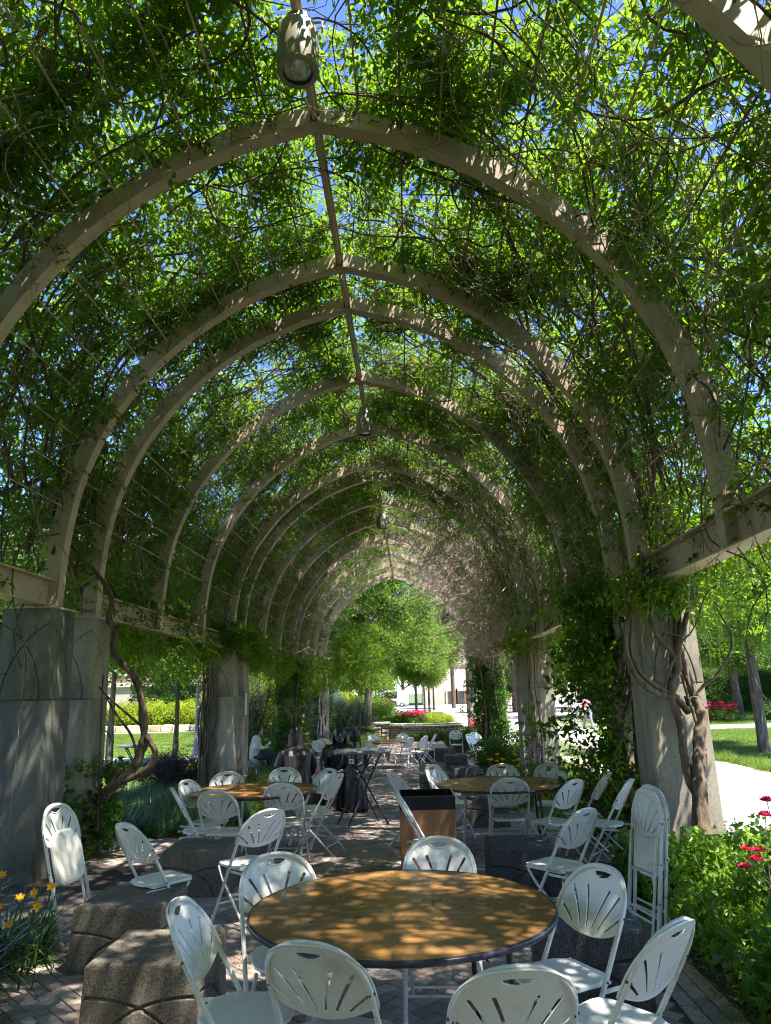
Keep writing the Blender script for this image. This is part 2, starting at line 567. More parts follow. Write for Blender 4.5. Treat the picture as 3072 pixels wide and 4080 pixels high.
def compound_leaf(V, F, origin, direction, length, nleaf=4, lw=(.092, .048)):
    d = nv(direction)
    up = np.array([0, 0, 1.]);
    side = nv(np.cross(d, up) + 1e-3)
    p = np.array(origin, float)
    nrm = np.cross(side, d)
    for i in range(nleaf):
        t = (i + 1) / (nleaf + .5)
        q = p + d * length * t + np.array([0, 0, -.35 * length * t * t])
        for sgn in (-1, 1):
            dd = nv(side * sgn + d * .45 + np.array([0, 0, -.35 - .25 * rng.random()]) + rng.normal(0, .12, 3))
            s2 = nv(np.cross(dd, nrm)); n2 = nv(np.cross(s2, dd))
            L = lw[0] * rng.uniform(.75, 1.15)
            leaf_faces(V, F, q, dd, s2, n2, L, lw[1] * rng.uniform(.85, 1.2))
    q = p + d * length + np.array([0, 0, -.35 * length])
    dd = nv(d + np.array([0, 0, -.6])); s2 = nv(np.cross(dd, nrm)); leaf_faces(V, F, q, dd, s2, nv(np.cross(s2, dd)), lw[0] * 1.1, lw[1])

def sprig(k, spread=.15, length=.21, nleaf=3, lw=(.094, .050)):
    V, F = [], []
    for i in range(k):
        a = rng.uniform(0, 2 * np.pi)
        o = rng.normal(0, spread, 3) * np.array([1, 1, .6])
        compound_leaf(V, F, o, (math.cos(a), math.sin(a), rng.uniform(-.9, .3)), length * rng.uniform(.8, 1.25), nleaf, lw)
    return np.array(V), np.array(F)

WIS = make_variants('wisteria_leaves', [mesh_np('wisteria_piece', *sprig(5), M['wisteria']) for _ in range(6)])

def clump(n, rad, L, W, mat, flat=.0, name='clump'):
    V, F = [], []
    for i in range(n):
        o = rng.normal(0, 1, 3); o = o / np.linalg.norm(o) * rad * rng.random() ** .45
        d = nv(rng.normal(0, 1, 3) + np.array([0, 0, -.5]))
        s = nv(np.cross(d, rng.normal(0, 1, 3))); n_ = np.cross(s, d)
        leaf_faces(V, F, o, d, s, n_, L * rng.uniform(.7, 1.2), W * rng.uniform(.7, 1.2))
    return mesh_np(name, np.array(V), np.array(F), mat)

def variants(name, mat, n, rad, L, W, k=4):
    return make_variants(name, [clump(n, rad, L, W, mat, name=name) for _ in range(k)])

IVY = variants('ivy_leaves', M['ivy'], 14, .13, .085, .07)
TREE = variants('tree_leaves', M['treeleaf'], 60, .42, .12, .07)
TREEL = variants('light_tree_leaves', M['treelight'], 60, .42, .12, .07)
NEEDLE = variants('needle_clumps', M['conifer'], 90, .35, .10, .012)
BLUEN = variants('blue_needle_clumps', M['bluespruce'], 90, .25, .08, .012)
HEDGE = variants('hedge_leaves', M['hedgeleaf'], 50, .20, .07, .045)
CHART = variants('chartreuse_leaves', M['chartreuse'], 50, .20, .07, .045)
BRIGHT = variants('bright_leaves', M['brightleaf'], 16, .11, .075, .036)
DUSKY = variants('dusky_leaves', M['purpleshrub'], 60, .16, .035, .02)
GROUNDL = variants('ground_leaves', M['groundleaf'], 14, .05, .022, .018)

def blades(n, L, W, mat, spread, curve=.6, seg=3, name='blades'):
    V, F = [], []
    for i in range(n):
        a = rng.uniform(0, 2 * np.pi); o = np.array([rng.normal(0, spread), rng.normal(0, spread), 0])
        l = L * rng.uniform(.6, 1.15); out = np.array([math.cos(a), math.sin(a), 0]); sd = np.array([-out[1], out[0], 0])
        lean = rng.uniform(.1, curve)
        b = len(V)
        for k in range(seg + 1):
            t = k / seg
            ang = lean * (1 + 1.6 * t)
            p = o + out * l * t * math.sin(min(ang, 2.0)) + np.array([0, 0, l * t * math.cos(min(ang, 1.9))])
            w = W * (1 - t ** 2 * .9) * .5
            V.append(p - sd * w); V.append(p + sd * w)
        for k in range(seg):
            i0 = b + 2 * k
            F.append((i0, i0 + 1, i0 + 3, i0 + 2))
    return mesh_np(name, np.array(V), np.array(F), mat)

GRASS = make_variants('grass_tufts', [blades(26, .065, .005, M['grassblade'], .05, .7, 2) for _ in range(4)])
TALLG = make_variants('tall_grass_tufts', [blades(34, .34, .009, M['grassblade'], .07, .7, 3) for _ in range(4)])
TURF = make_variants('lilyturf_tufts', [blades(38, .38, .012, M['lilyturf'], .05, .9, 4) for _ in range(4)])
STRAP = make_variants('strap_tufts', [blades(22, .62, .020, M['lilyturf'], .05, .75, 5) for _ in range(3)])

# ------------------------------------------------------------------ ground levels
def zg(x, y):
    """level of the ground: the floor falls gently away under the pergola"""
    if y < 5: a = 0.0
    elif y < 10: a = -.012 * (y - 5)
    elif y < 24: a = -.06 - .0245 * (y - 10)
    else: a = -.403
    if y > 36.2: a = -.403 + min(1, (y - 36.2) / .6) * .45 if False else .12
    if y > 60: a = .12 - min(.42, (y - 60) * .007)
    if x > 3.4:
        r = -.03 if y < 60 else -.03 - min(.27, (y - 60) * .0045)
        t = min(1.0, (x - 3.4) / 1.6)
        a = a * (1 - t) + r * t
    if x < -4.7:
        l = -.03 if y < 8 else max(-.28, -.03 - .03 * (y - 8))
        t = min(1.0, (-4.7 - x) / 1.5)
        a = a * (1 - t) + l * t
    return a

def sheet(name, x0, x1, y0, y1, step, mat, dz=0.0, noise=0.0, poly=None):
    nx = max(1, int((x1 - x0) / step)); ny = max(1, int((y1 - y0) / step))
    xs = np.linspace(x0, x1, nx + 1); ys = np.linspace(y0, y1, ny + 1)
    V = [(x, y, zg(x, y) + dz + (noise * mnoise.noise(Vector((x * .8, y * .8, 0))) if noise else 0)) for y in ys for x in xs]
    F = [(j * (nx + 1) + i, j * (nx + 1) + i + 1, (j + 1) * (nx + 1) + i + 1, (j + 1) * (nx + 1) + i) for j in range(ny) for i in range(nx)]
    o = obj_np(name, V, F, mat, smooth=True)
    tag(o, kind='structure')
    return o

# far ground, one sheet to the horizon, cells graded
xs = np.concatenate([[-900, -400, -200, -100], np.arange(-60, -8, 4), np.arange(-8, 8, .4), np.arange(8, 64, 4), [100, 200, 400, 900]])
ys = np.concatenate([[-60, -20], np.arange(-6, 60, .6), np.arange(60, 140, 5), [200, 400, 1000]])
V = [(x, y, zg(x, y) - .045) for y in ys for x in xs]
nx = len(xs)
F = [(j * nx + i, j * nx + i + 1, (j + 1) * nx + i + 1, (j + 1) * nx + i) for j in range(len(ys) - 1) for i in range(nx - 1)]
tag(obj_np('ground', V, F, M['far_ground'], smooth=True), kind='structure')
sheet('garden_soil', -4.9, 3.6, 0.5, 36, .5, M['soil'], -.03, .01)
sheet('lawn_ground', -24, -4.9, 3.0, 47.8, 1.0, M['lawn'], -.025)
sheet('lawn_ground', 3.6, 60, 2.0, 60, 1.0, M['lawn'], -.037)

# slabs of concrete path: each slab its own piece
def slab_path(name, label_rows, mat):
    o = bpy.data.objects.new(name, None); COL.objects.link(o); tag(o, kind='structure')
    for (x0, x1, y0, y1, nx_, ny_) in label_rows:
        for i in range(nx_):
            for j in range(ny_):
                a0 = x0 + (x1 - x0) * i / nx_; a1 = x0 + (x1 - x0) * (i + 1) / nx_
                b0 = y0 + (y1 - y0) * j / ny_; b1 = y0 + (y1 - y0) * (j + 1) / ny_
                mb = MB(); g = .006
                cs = [(a0 + g, b0 + g), (a1 - g, b0 + g), (a1 - g, b1 - g), (a0 + g, b1 - g)]
                zt = random.uniform(-.003, .003)
                vs = [(x, y, zg(x, y) - .05) for x, y in cs] + [(x, y, zg(x, y) + .004 + zt) for x, y in cs]
                mb.add(vs, [(4, 5, 6, 7), (0, 1, 5, 4), (1, 2, 6, 5), (2, 3, 7, 6), (3, 0, 4, 7)])
                mb.build('slab', mat, o)
    return o
slab_path('concrete_path', [(4.15, 7.45, 6.5, 36.5, 2, 20), (2.4, 12.0, 36.5, 120, 4, 20), (7.45, 30, 32, 35, 9, 1)], M['path'])
slab_path('lawn_path', [(-24, -5.0, 25.2, 27.0, 12, 1)], M['path'])
slab_path('far_lawn_path', [(-24, -8, 46.2, 47.6, 10, 1)], M['path'])
sheet('plaza', -14, 60, 62, 120, 4, M['path'], -.02)

# ------------------------------------------------------------------ herringbone pavers
def in_paving(x, y):
    if 1.2 < y < 8.5 and -2.95 < x < 1.47: return True
    if 8.5 <= y < 10.4 and -6.2 < x < 4.1: return True
    if 10.4 <= y < 16 and -2.7 < x < 1.95: return True
    if 16 <= y < 27.5 and -3.3 < x < 2.3: return True
    if 27.5 <= y < 34 and -2.2 < x < 1.8: return True
    return False

def build_pavers():
    root = bpy.data.objects.new('brick_pavement', None); COL.objects.link(root); tag(root, kind='structure')
    w = .104; g = .0035
    c45, s45 = math.cos(R(45)), math.sin(R(45))
    # four shared brick meshes of four tints in two directions
    def bm_(L, W, mat):
        mb = MB(); mb.box((0, 0, -.03), (L / 2 - g, W / 2 - g, .03), ch=.004); return mb.mesh('brick', mat)
    big = [bm_(2 * w, w, m) for m in PAVER]
    items = []
    n = 190
    for i in range(-n, n):
        for j in range(-n, n):
            u0 = i + 2 * j; v0 = i - 2 * j
            for (cu, cv, ang) in ((u0 + 1, v0 + .5, 0), (u0 + .5, v0 + 2, 90)):
                u = cu * w; v = cv * w
                x = u * c45 - v * s45 - .3; y = u * s45 + v * c45 + 8
                if in_paving(x, y): items.append((x, y, ang + 45))
    for k in range(3):
        for j in range(36):
            items.append((1.47 + .052 + k * .104, 1.3 + j * .208 + (k % 2) * .1, 90))
    def inframe(x, y):
        q = Mwc @ Vector((x, y, zg(x, y) - EYE))
        if q.z > -.5: return False
        px = 1536 + 2840 * q.x / -q.z; py = 2040 - 2840 * q.y / -q.z
        return -60 < px < 3132 and py < 4140
    vis = [t for t in items if inframe(t[0], t[1])]
    rest = [t for t in items if not inframe(t[0], t[1])]
    vis.sort(key=lambda t: t[1])
    near, far = vis[:298], vis[298:] + rest
    for (x, y, a) in near:
        o = bpy.data.objects.new('brick', random.choice(big)); COL.objects.link(o); o.parent = root
        o.location = (x, y, zg(x, y) + random.uniform(-.003, .003) + .004)
        o.rotation_euler = (random.gauss(0, .008), random.gauss(0, .008), R(a) + random.gauss(0, .006))
    # the rest joined
    hb = np.array([[sx * (w - g), sy * (w / 2 - g), z] for z in (-.06, 0) for sy in (-1, 1) for sx in (-1, 1)])
    hb[4:, :2] *= np.array([1, 1])
    fb = np.array([(4, 5, 7, 6), (0, 1, 5, 4), (2, 6, 7, 3), (0, 4, 6, 2), (1, 3, 7, 5)])
    by = [[], [], [], []]
    for t in far: by[random.randrange(4)].append(t)
    VV, FF, MI = [], [], []
    b = 0
    for k in range(4):
        for (x, y, a) in by[k]:
            ca, sa = math.cos(R(a)), math.sin(R(a))
            v = hb.copy(); X = v[:, 0] * ca - v[:, 1] * sa + x; Y = v[:, 0] * sa + v[:, 1] * ca + y
            tx, ty = rng.normal(0, .009, 2)
            Z = v[:, 2] + zg(x, y) + .004 + rng.uniform(-.003, .003) + tx * (X - x) + ty * (Y - y)
            VV.append(np.stack([X, Y, Z], 1)); FF.append(fb + b); MI += [k] * 5; b += 8
    me = mesh_np('far_bricks', np.concatenate(VV), np.concatenate(FF))
    for m in PAVER: me.materials.append(m)
    me.polygons.foreach_set('material_index', np.array(MI, dtype=np.int32))
    o = bpy.data.objects.new('brick_field', me); COL.objects.link(o); o.parent = root; tag(o, kind='stuff')
    return root
build_pavers()
o = sheet('sand_bed', -6.2, 4.1, 1.0, 34.2, .4, simple('joint_sand', (.07, .055, .042), rough=1, var=.4, scale=40), -.009)

# ------------------------------------------------------------------ grooved faces
def groove_patch(w, h, arcs, half=.011, depth=.014, round_edge=0):
    """2-D sheet over [-w/2,w/2]x[0,h], V-grooves along the polylines; returns verts2d, depth, tris"""
    vs = []; ed = []
    def addpoly(pts, closed=False):
        b = len(vs); vs.extend(Vector(p) for p in pts)
        k = len(pts)
        for i in range(k - 1): ed.append((b + i, b + i + 1))
        if closed: ed.append((b + k - 1, b))
    addpoly([(-w / 2, 0), (w / 2, 0), (w / 2, h), (-w / 2, h)], True)
    e = 1e-4
    for a in arcs:
        for off in (-half, 0, half):
            pl = []
            for i, p in enumerate(a):
                q0 = a[max(i - 1, 0)]; q1 = a[min(i + 1, len(a) - 1)]
                t = Vector((q1[0] - q0[0], q1[1] - q0[1])).normalized()
                x = p[0] - t.y * off; y = p[1] + t.x * off
                pl.append((min(max(x, -w / 2 + e), w / 2 - e), min(max(y, e), h - e)))
            addpoly(pl)
    r = geometry.delaunay_2d_cdt(vs, ed, [], 0, 1e-6)
    V2, F = r[0], r[2]
    out = []
    segs = [(Vector(a[i]), Vector(a[i + 1])) for a in arcs for i in range(len(a) - 1)]
    for v in V2:
        dmin = 9
        for p, q in segs:
            pq = q - p; t = max(0, min(1, (v - p).dot(pq) / pq.length_squared))
            d = (v - (p + pq * t)).length
            if d < dmin: dmin = d
        out.append(depth * max(0, 1 - dmin / half))
    return [(v.x, v.y) for v in V2], out, F

def arc_pts(fn, n=14):
    return [fn(i / (n - 1)) for i in range(n)]

def grooved_block(w0, w1, d0, d1, h, arcs_fn, half, depth, z0=0.0, ztop_extra=None):
    """four-sided block that may taper (w,d at the foot -> at the top) with grooved faces"""
    mb = MB()
    for k in range(4):
        a = k * math.pi / 2
        wid = w0 if k % 2 == 0 else d0
        V2, dep, F = groove_patch(wid, h, arcs_fn(wid, h), half, depth)
        vs = []
        for (x, z), dd in zip(V2, dep):
            t = z / h
            W = (w0 + (w1 - w0) * t) / 2; D = (d0 + (d1 - d0) * t) / 2
            if k % 2 == 0: u = x / wid * 2 * W; v = D - dd
            else: u = x / wid * 2 * D; v = W - dd
            # face k looks along -y rotated by a
            X = u * math.cos(a) + v * math.sin(a); Y = u * math.sin(a) - v * math.cos(a)
            vs.append((X, Y, z + z0))
        mb.add(vs, [tuple(f) for f in F])
    W, D = w1 / 2, d1 / 2
    mb.add([(-W, -D, z0 + h), (W, -D, z0 + h), (W, D, z0 + h), (-W, D, z0 + h)], [(0, 1, 2, 3)])
    return mb

def pillar_arcs(w, h):
    hw = w / 2; T = R(68)
    def f(s):
        def g(t):
            a = t * T
            x = -.74 * hw + (hw + .74 * hw) * (1 - math.cos(a)) / (1 - math.cos(T))
            return (s * x, max(0.001, .84 * h * math.sin(a) / math.sin(T)))
        return g
    return [arc_pts(f(1)), arc_pts(f(-1)), [(-hw, .012), (hw, .012)]]

PH = 2.83; PJ = 1.80
lower = MB()
TW0, TW1, TW2 = .63, .60, .57
TD0, TD1, TD2 = .64, .59, .55
lower.box((0, 0, (PJ - .6) / 2), (TW0 / 2, TD0 / 2, (PJ + .6) / 2), taper=(TW1 / TW0, TD1 / TD0))
lower_me = lower.mesh('lower_block', M['concrete'])
upper_me = grooved_block(TW1, TW2, TD1, TD2, PH - PJ, pillar_arcs, .011, .016).mesh('upper_block', M['concrete'])
cap = MB(); cap.box((0, 0, .0125), (TW2 / 2 + .012, TD2 / 2 + .012, .0125)); cap_me = cap.mesh('cap_plate', M['steel'])
RX = -.765; HX = 3.585
ARCH = [-8.52, -7.47, -5.02, -2.57, -.12, .93, 3.38, 5.83, 8.25, 9.30, 11.75, 14.20, 16.65, 17.70, 20.15, 22.6, 25.05, 26.10, 28.55, 31.0, 33.45, 34.50]  # rearmost bays are unseen, added behind the camera to darken what faces it
PAIRS = [-8.52, -7.47, -.12, .93, 8.27, 9.33, 16.67, 17.73, 25.07, 26.13, 33.47, 34.53]
PLAB = {
 (-1, 8.27): 'mossy dark concrete pillar behind the day lilies with incised arches',
 (-1, 9.33): 'grey concrete pillar behind the mossy one with ivy at its foot',
 (1, 8.27): 'concrete pillar with the thick twisted vine climbing its face',
 (1, 9.33): 'concrete pillar hidden by ivy behind the twisted vine pillar',
 (-1, 16.67): 'concrete pillar beyond the round table on the lawn side, vines on its edge',
 (-1, 17.73): 'concrete pillar with a small wall plaque near the seated woman',
 (1, 16.67): 'pale concrete pillar by the yellow flowers with a thin vine on it',
 (1, 17.73): 'concrete pillar just behind the pale one by the yellow flowers',
 (-1, 25.07): 'ivy clad concrete pillar behind the dark statues',
 (-1, 26.13): 'sunlit narrow concrete pillar behind the ivy clad statue pillar',
 (1, 25.07): 'leafy concrete pillar beside the far white chairs',
 (1, 26.13): 'concrete pillar tucked behind the leafy one near the plaza path',
 (-1, 33.47): 'far concrete pillar with hanging bare stems beyond the statues',
 (-1, 34.53): 'last concrete pillar on the lawn side of the pergola',
 (1, 33.47): 'far concrete pillar standing at the plaza side of the stone wall',
 (1, 34.53): 'last concrete pillar on the plaza side of the pergola',
 (-1, -8.52): 'third unseen concrete pillar behind the viewer on the lawn side', (1, -8.52): 'third unseen concrete pillar behind the viewer on the plaza side', (-1, -7.47): 'fourth unseen concrete pillar behind the viewer on the lawn side', (1, -7.47): 'fourth unseen concrete pillar behind the viewer on the plaza side',
 (-1, -.12): 'first concrete pillar on the lawn side', (1, -.12): 'first concrete pillar on the plaza side',
 (-1, .93): 'second concrete pillar on the lawn side', (1, .93): 'second concrete pillar on the plaza side'}
for y in PAIRS:
    for s in (-1, 1):
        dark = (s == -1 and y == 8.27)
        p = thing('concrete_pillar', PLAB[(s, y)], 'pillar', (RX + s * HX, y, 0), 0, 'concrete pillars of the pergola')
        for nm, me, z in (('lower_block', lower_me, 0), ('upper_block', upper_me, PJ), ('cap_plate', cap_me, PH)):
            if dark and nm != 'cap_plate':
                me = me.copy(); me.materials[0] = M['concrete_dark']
            o = bpy.data.objects.new(nm, me); COL.objects.link(o); o.parent = p; o.location = (0, 0, z)
        if s == -1 and y == 17.73:
            q = MB(); q.box((TW1 / 2 + .012, -.12, 1.62), (.012, .13, .28)); pl = q.build('plaque', M['steel_joint'], p)
            q = MB(); q.box((TW1 / 2 + .027, -.12, 1.62), (.003, .11, .26)); q.build('plate_face', M['grey_tube'], pl)

# ------------------------------------------------------------------ steel frame
PROF = [(0, 7.19), (.4, 7.075), (.69, 6.99), (1.31, 6.71), (1.83, 6.36), (2.14, 6.10), (2.45, 5.77), (2.81, 5.27), (3.03, 4.83), (3.2, 4.35), (3.29, 3.87), (3.335, 3.37), (3.35, 2.86)]
# smooth, dense profile
def catmull(P, m=8):
    P = [Vector((p[0], p[1])) for p in P]
    P = [P[0] * 2 - P[1]] + P + [P[-1] * 2 - P[-2]]
    out = []
    for i in range(1, len(P) - 2):
        for k in range(m):
            t = k / m
            a, b, c, d = P[i - 1], P[i], P[i + 1], P[i + 2]
            out.append(.5 * ((2 * b) + (-a + c) * t + (2 * a - 5 * b + 4 * c - d) * t * t + (-a + 3 * b - 3 * c + d) * t ** 3))
    out.append(P[-2])
    return out
CP = catmull(PROF, 4)
AL = [0.0]
for i in range(1, len(CP)): AL.append(AL[-1] + (CP[i] - CP[i - 1]).length)
CPn = np.array([(p.x, p.y) for p in CP]); ALn = np.array(AL); SMAX = AL[-1]
_t = np.gradient(CPn, axis=0); _t /= np.linalg.norm(_t, axis=1, keepdims=True)
NRM = np.stack([-_t[:, 1], _t[:, 0]], 1)      # outward
NRM *= np.sign(NRM[:, 1:2] + NRM[:, 0:1])
def vault(s, side, y, off):
    """points on the vault: arc length s from the ridge, side +-1, offset outward from the rib's inner edge"""
    s = np.asarray(s, float)
    u = np.interp(s, ALn, CPn[:, 0]); z = np.interp(s, ALn, CPn[:, 1])
    nx_ = np.interp(s, ALn, NRM[:, 0]); nz_ = np.interp(s, ALn, NRM[:, 1])
    z = z - np.maximum(0, s - SMAX)
    return np.stack([RX + side * (u + nx_ * off), np.broadcast_to(y, s.shape), z + nz_ * off], -1)

frame = thing('pergola_frame', 'brown painted steel frame of pointed arches carrying the vines', 'pergola', (RX, 9, 2.85))
def rib_mesh(side):
    mb = MB(); hw = .075; dep = .19
    vs = []
    for i, p in enumerate(CP):
        nx_, nz_ = NRM[i]
        if i == 0: nx_, nz_ = 0.0, 1.0
        for (off, yy) in ((0, -hw), (0, hw), (dep, hw), (dep, -hw)):
            vs.append((side * (p.x + nx_ * off), yy, p.y + nz_ * off))
    fs = []
    for i in range(len(CP) - 1):
        for j in range(4):
            a = i * 4 + j; b_ = i * 4 + (j + 1) % 4
            f = (a, b_, b_ + 4, a + 4)
            fs.append(f if side < 0 else f[::-1])
    fs.append((0, 1, 2, 3)); k = (len(CP) - 1) * 4; fs.append((k, k + 1, k + 2, k + 3))
    mb.add(vs, fs)
    return mb.mesh('arch_rib', M['steel'])
ribs = {-1: rib_mesh(-1), 1: rib_mesh(1)}
for y in ARCH:
    for s in (-1, 1):
        o = bpy.data.objects.new('arch_rib', ribs[s]); COL.objects.link(o); o.parent = frame
        o.location = (0, y - 9, -2.85)
    # short crown plate
    mb = MB(); mb.box((0, y - 9, 7.19 + .10 - 2.85), (.045, .085, .10)); mb.build('crown_plate', M['steel_joint'], frame)
mb = MB(); mb.box((0, 12 - 9, 7.19 + .045 - 2.85), (.022, 23.2, .035)); mb.box((0, 12 - 9, 7.19 + .085 - 2.85), (.045, 23.2, .006))
mb.build('ridge_bar', M['steel'], frame)
# longitudinal rods
RODS = [.42 + .40 * k for k in range(12)]
for s in RODS:
    for side in (-1, 1):
        mb = MB()
        ys_ = [-11.2 + 2.0 * k for k in range(24)]
        pts = []
        for yv in ys_:
            q = vault(s, side, yv, .10)
            pts.append((q[0] - RX + random.gauss(0, .006), yv - 9, q[2] - 2.85 + random.gauss(0, .008)))
        mb.tube(pts, .0105, 6)
        mb.build('purlin_rod', M['steel_joint'] if random.random() < .3 else M['steel'], frame)
# eave beams between the pillar pairs: I sections
for (ya, yb) in ((-7.47, -.12), (.93, 8.27), (9.33, 16.67), (17.73, 25.07), (26.13, 33.47)):
    for side in (-1, 1):
        cx = side * (3.35 + .115); a = ya + .0; b_ = yb - .0
        yc = (a + b_) / 2 - 9; hl = (b_ - a) / 2 - .085
        z0 = PH + .03 - 2.85
        mb = MB()
        mb.box((cx, yc, z0 + .008), (.11, hl, .008)); mb.box((cx, yc, z0 + .30), (.11, hl, .008)); mb.box((cx, yc, z0 + .154), (.008, hl, .137))
        for yy in (yc - hl + .03, yc + hl - .03):
            mb.box((cx - side * .055, yy, z0 + .154), (.045, .006, .135))
        mb.build('eave_beam', M['steel'], frame)
# bolts at the rib feet
for y in ARCH:
    for side in (-1, 1):
        mb = MB()
        for dz in (.10, .22):
            for dx in (.06, .13):
                mb.tube([(side * (3.35 + dx), y - 9 - .075, PH + dz - 2.85), (side * (3.35 + dx), y - 9 - .092, PH + dz - 2.85)], .014, 6)
        tag(mb.build('bolt_set', M['steel_joint'], frame), kind='stuff')

# ------------------------------------------------------------------ pendant lamps
LR = .74
def pendant(loc, label):
    t = thing('pendant_lamp', label, 'lamp', loc, 0, 'cylinder lamps under the ridge')
    mb = MB()
    mb.lathe([(.125, .0), (.165, .0), (.170, .015), (.170, .40), (.155, .43), (.125, .45)], n=40)
    mb.build('housing', M['lamp_metal'], t)
    mb = MB(); mb.lathe([(.125, .0), (.122, .02), (.122, .06)], n=40); mb.build('inner_ring', M['black_tube'], t)
    mb = MB(); mb.lathe([(.0, .008), (.05, .010), (.09, .018), (.123, .035)], n=32); mb.build('lens', M['lens'], t)
    mb = MB(); mb.lathe([(.125, .45), (.12, .52), (.07, .53), (.0, .53)], n=8, smooth=False); mb.build('top_box', M['lamp_metal'], t)
    mb = MB(); mb.tube([(0, 0, .52), (0, 0, .62)], .028, 10); mb.build('stem', M['steel'], t)
    mb = MB(); mb.tube([(.11, .0, .50), (.20, .0, .50), (.20, .0, .40)], .010, 8); mb.build('conduit', M['steel'], t)
    return t
m, nt, b = newmat('lens_glass'); b.inputs['Base Color'].default_value = (.5, .52, .5, 1); b.inputs['Roughness'].default_value = .15
b.inputs['Metallic'].default_value = .35
nt.links.new(ramp(nt, noisetex(nt, 9, 3, coord='Object', scl=(3, .6, 1)), [(.35, (.30, .33, .30)), (.7, (.75, .78, .74))]), b.inputs['Base Color'])
M['lens'] = m
pendant((RX, 4.72, 6.70), 'large tan cylinder lamp with round glass lens hanging close overhead')
pendant((RX, 13.1, 6.70), 'second tan cylinder lamp hanging before the fifth arch')
pendant((RX, 21.4, 6.70), 'small distant cylinder lamp hanging deep in the arbor')

# ------------------------------------------------------------------ the wisteria: stems, twigs, leaves
YMIN, YMAX = -11.5, 34.8  # leaf roof runs on unseen behind the camera to shade front faces
def hole(s, side, y):
    """0..1 leaf density over the vault"""
    v = np.array([mnoise.fractal(Vector((a * .55 * (1 if sd > 0 else 1) + sd * 31, b * .55, 3.1)), 1.0, 2.0, 3) for a, b, sd in zip(s, y, side)])
    v2 = np.array([mnoise.noise(Vector((a * 2.1 + sd * 57, b * 2.1, 8.3))) for a, b, sd in zip(s, y, side)])
    d = np.clip(.86 + 1.0 * v, .15, 1.25) * np.clip(.95 + 1.7 * v2, .03, 1.6)
    d = d * np.where(y < 0, .7, 1.0) * np.where(s > 2.6, np.clip(1 - (s - 2.6) * .28, .45, 1), 1)
    # one bare patch of sky, lawn side, before the fourth arch
    g = ((s - 1.25) / .55) ** 2 + ((y - 10.9) / .55) ** 2
    d = np.where((side < 0) & (g < 1), d * .10, d)
    # far plaza end is almost bare
    d = d * np.where((y > 19.5) & (side > 0), .34, 1.0) * np.where(y > 25.5, .35, 1.0)
    d = d * np.where((side < 0) & (y < 8), .86, 1.0)
    return d

def leaf_points(n, smin, smax, y0, y1, off_fn):
    s = rng.uniform(smin, smax, n); y = rng.uniform(y0, y1, n); side = rng.choice([-1, 1], n)
    keep = rng.random(n) * 1.45 < hole(s, side, y)
    s, y, side = s[keep], y[keep], side[keep]
    P = vault(s, side, y, off_fn(len(s)))
    P += rng.normal(0, .05, P.shape)
    return P
n_can = 57000
P = leaf_points(n_can, 0, 5.75, YMIN, YMAX, lambda k: .36 + rng.gamma(1.6, .13, k))
P2 = leaf_points(700, 1.2, 5.9, 2, YMAX, lambda k: rng.uniform(-.25, .3, k))
n3 = 3000
s3 = rng.uniform(3.4, 5.75, n3); side3 = rng.choice([-1, 1], n3); y3 = rng.uniform(1.5, YMAX, n3)
P3 = vault(s3, side3, y3, rng.uniform(.18, .8, n3))
keep = ~((side3 < 0) & (y3 < 8.1) & (P3[:, 2] < 3.7))
keep &= ~((side3 > 0) & (y3 > 2.5) & (y3 < 8.2) & (P3[:, 0] > RX + 3.35 + .42))
P3 = P3[keep & (P3[:, 2] > 2.5)]
# hanging curtains below the beams (x0,x1,y0,y1,z0,z1,count)
CURT = [(-5.2, -4.2, 9.8, 16.2, 2.35, 3.5, 400), (-5.0, -3.9, 17.8, 25, 2.3, 3.3, 260), (-4.8, -3.6, 26, 33, 1.9, 3.3, 260),
        (3.0, 5.2, 8.9, 13.5, 2.3, 4.2, 420), (2.3, 3.4, 15.6, 17.4, 2.2, 3.1, 60),
        (-2.9, -1.4, 25.5, 33, 1.9, 4.4, 330), (-4.6, -3.6, 15.8, 17.6, 2.6, 3.3, 120), (2.2, 3.3, 9.6, 10.4, 2.4, 3.2, 80),
        (3.3, 4.2, 13, 16, 2.4, 3.2, 120)]
PC = []
for x0, x1, y0, y1, z0, z1, n in CURT:
    q = rng.random((n, 3)); x = x0 + (x1 - x0) * q[:, 0]; y = y0 + (y1 - y0) * q[:, 1]
    zlow = z0 + (z1 - z0) * .45 * np.array([.5 + mnoise.noise(Vector((a * .9, b * .9, 5))) for a, b in zip(x, y)])
    PC.append(np.stack([x, y, zlow + (z1 - zlow) * q[:, 2] ** .8], 1))
P = np.concatenate([P, P2, P3] + PC)
# keep the air in front of the lens free
P = P[np.linalg.norm(P - np.array([0, 0, EYE]), axis=1) > 2.3]
n = len(P)
rt = rots(n, .55)
scatter('vine_foliage', P, rt, rng.uniform(.75, 1.2, n), WIS, None, 'dense green wisteria leaves roofing the arched pergola frame', 'vine foliage')

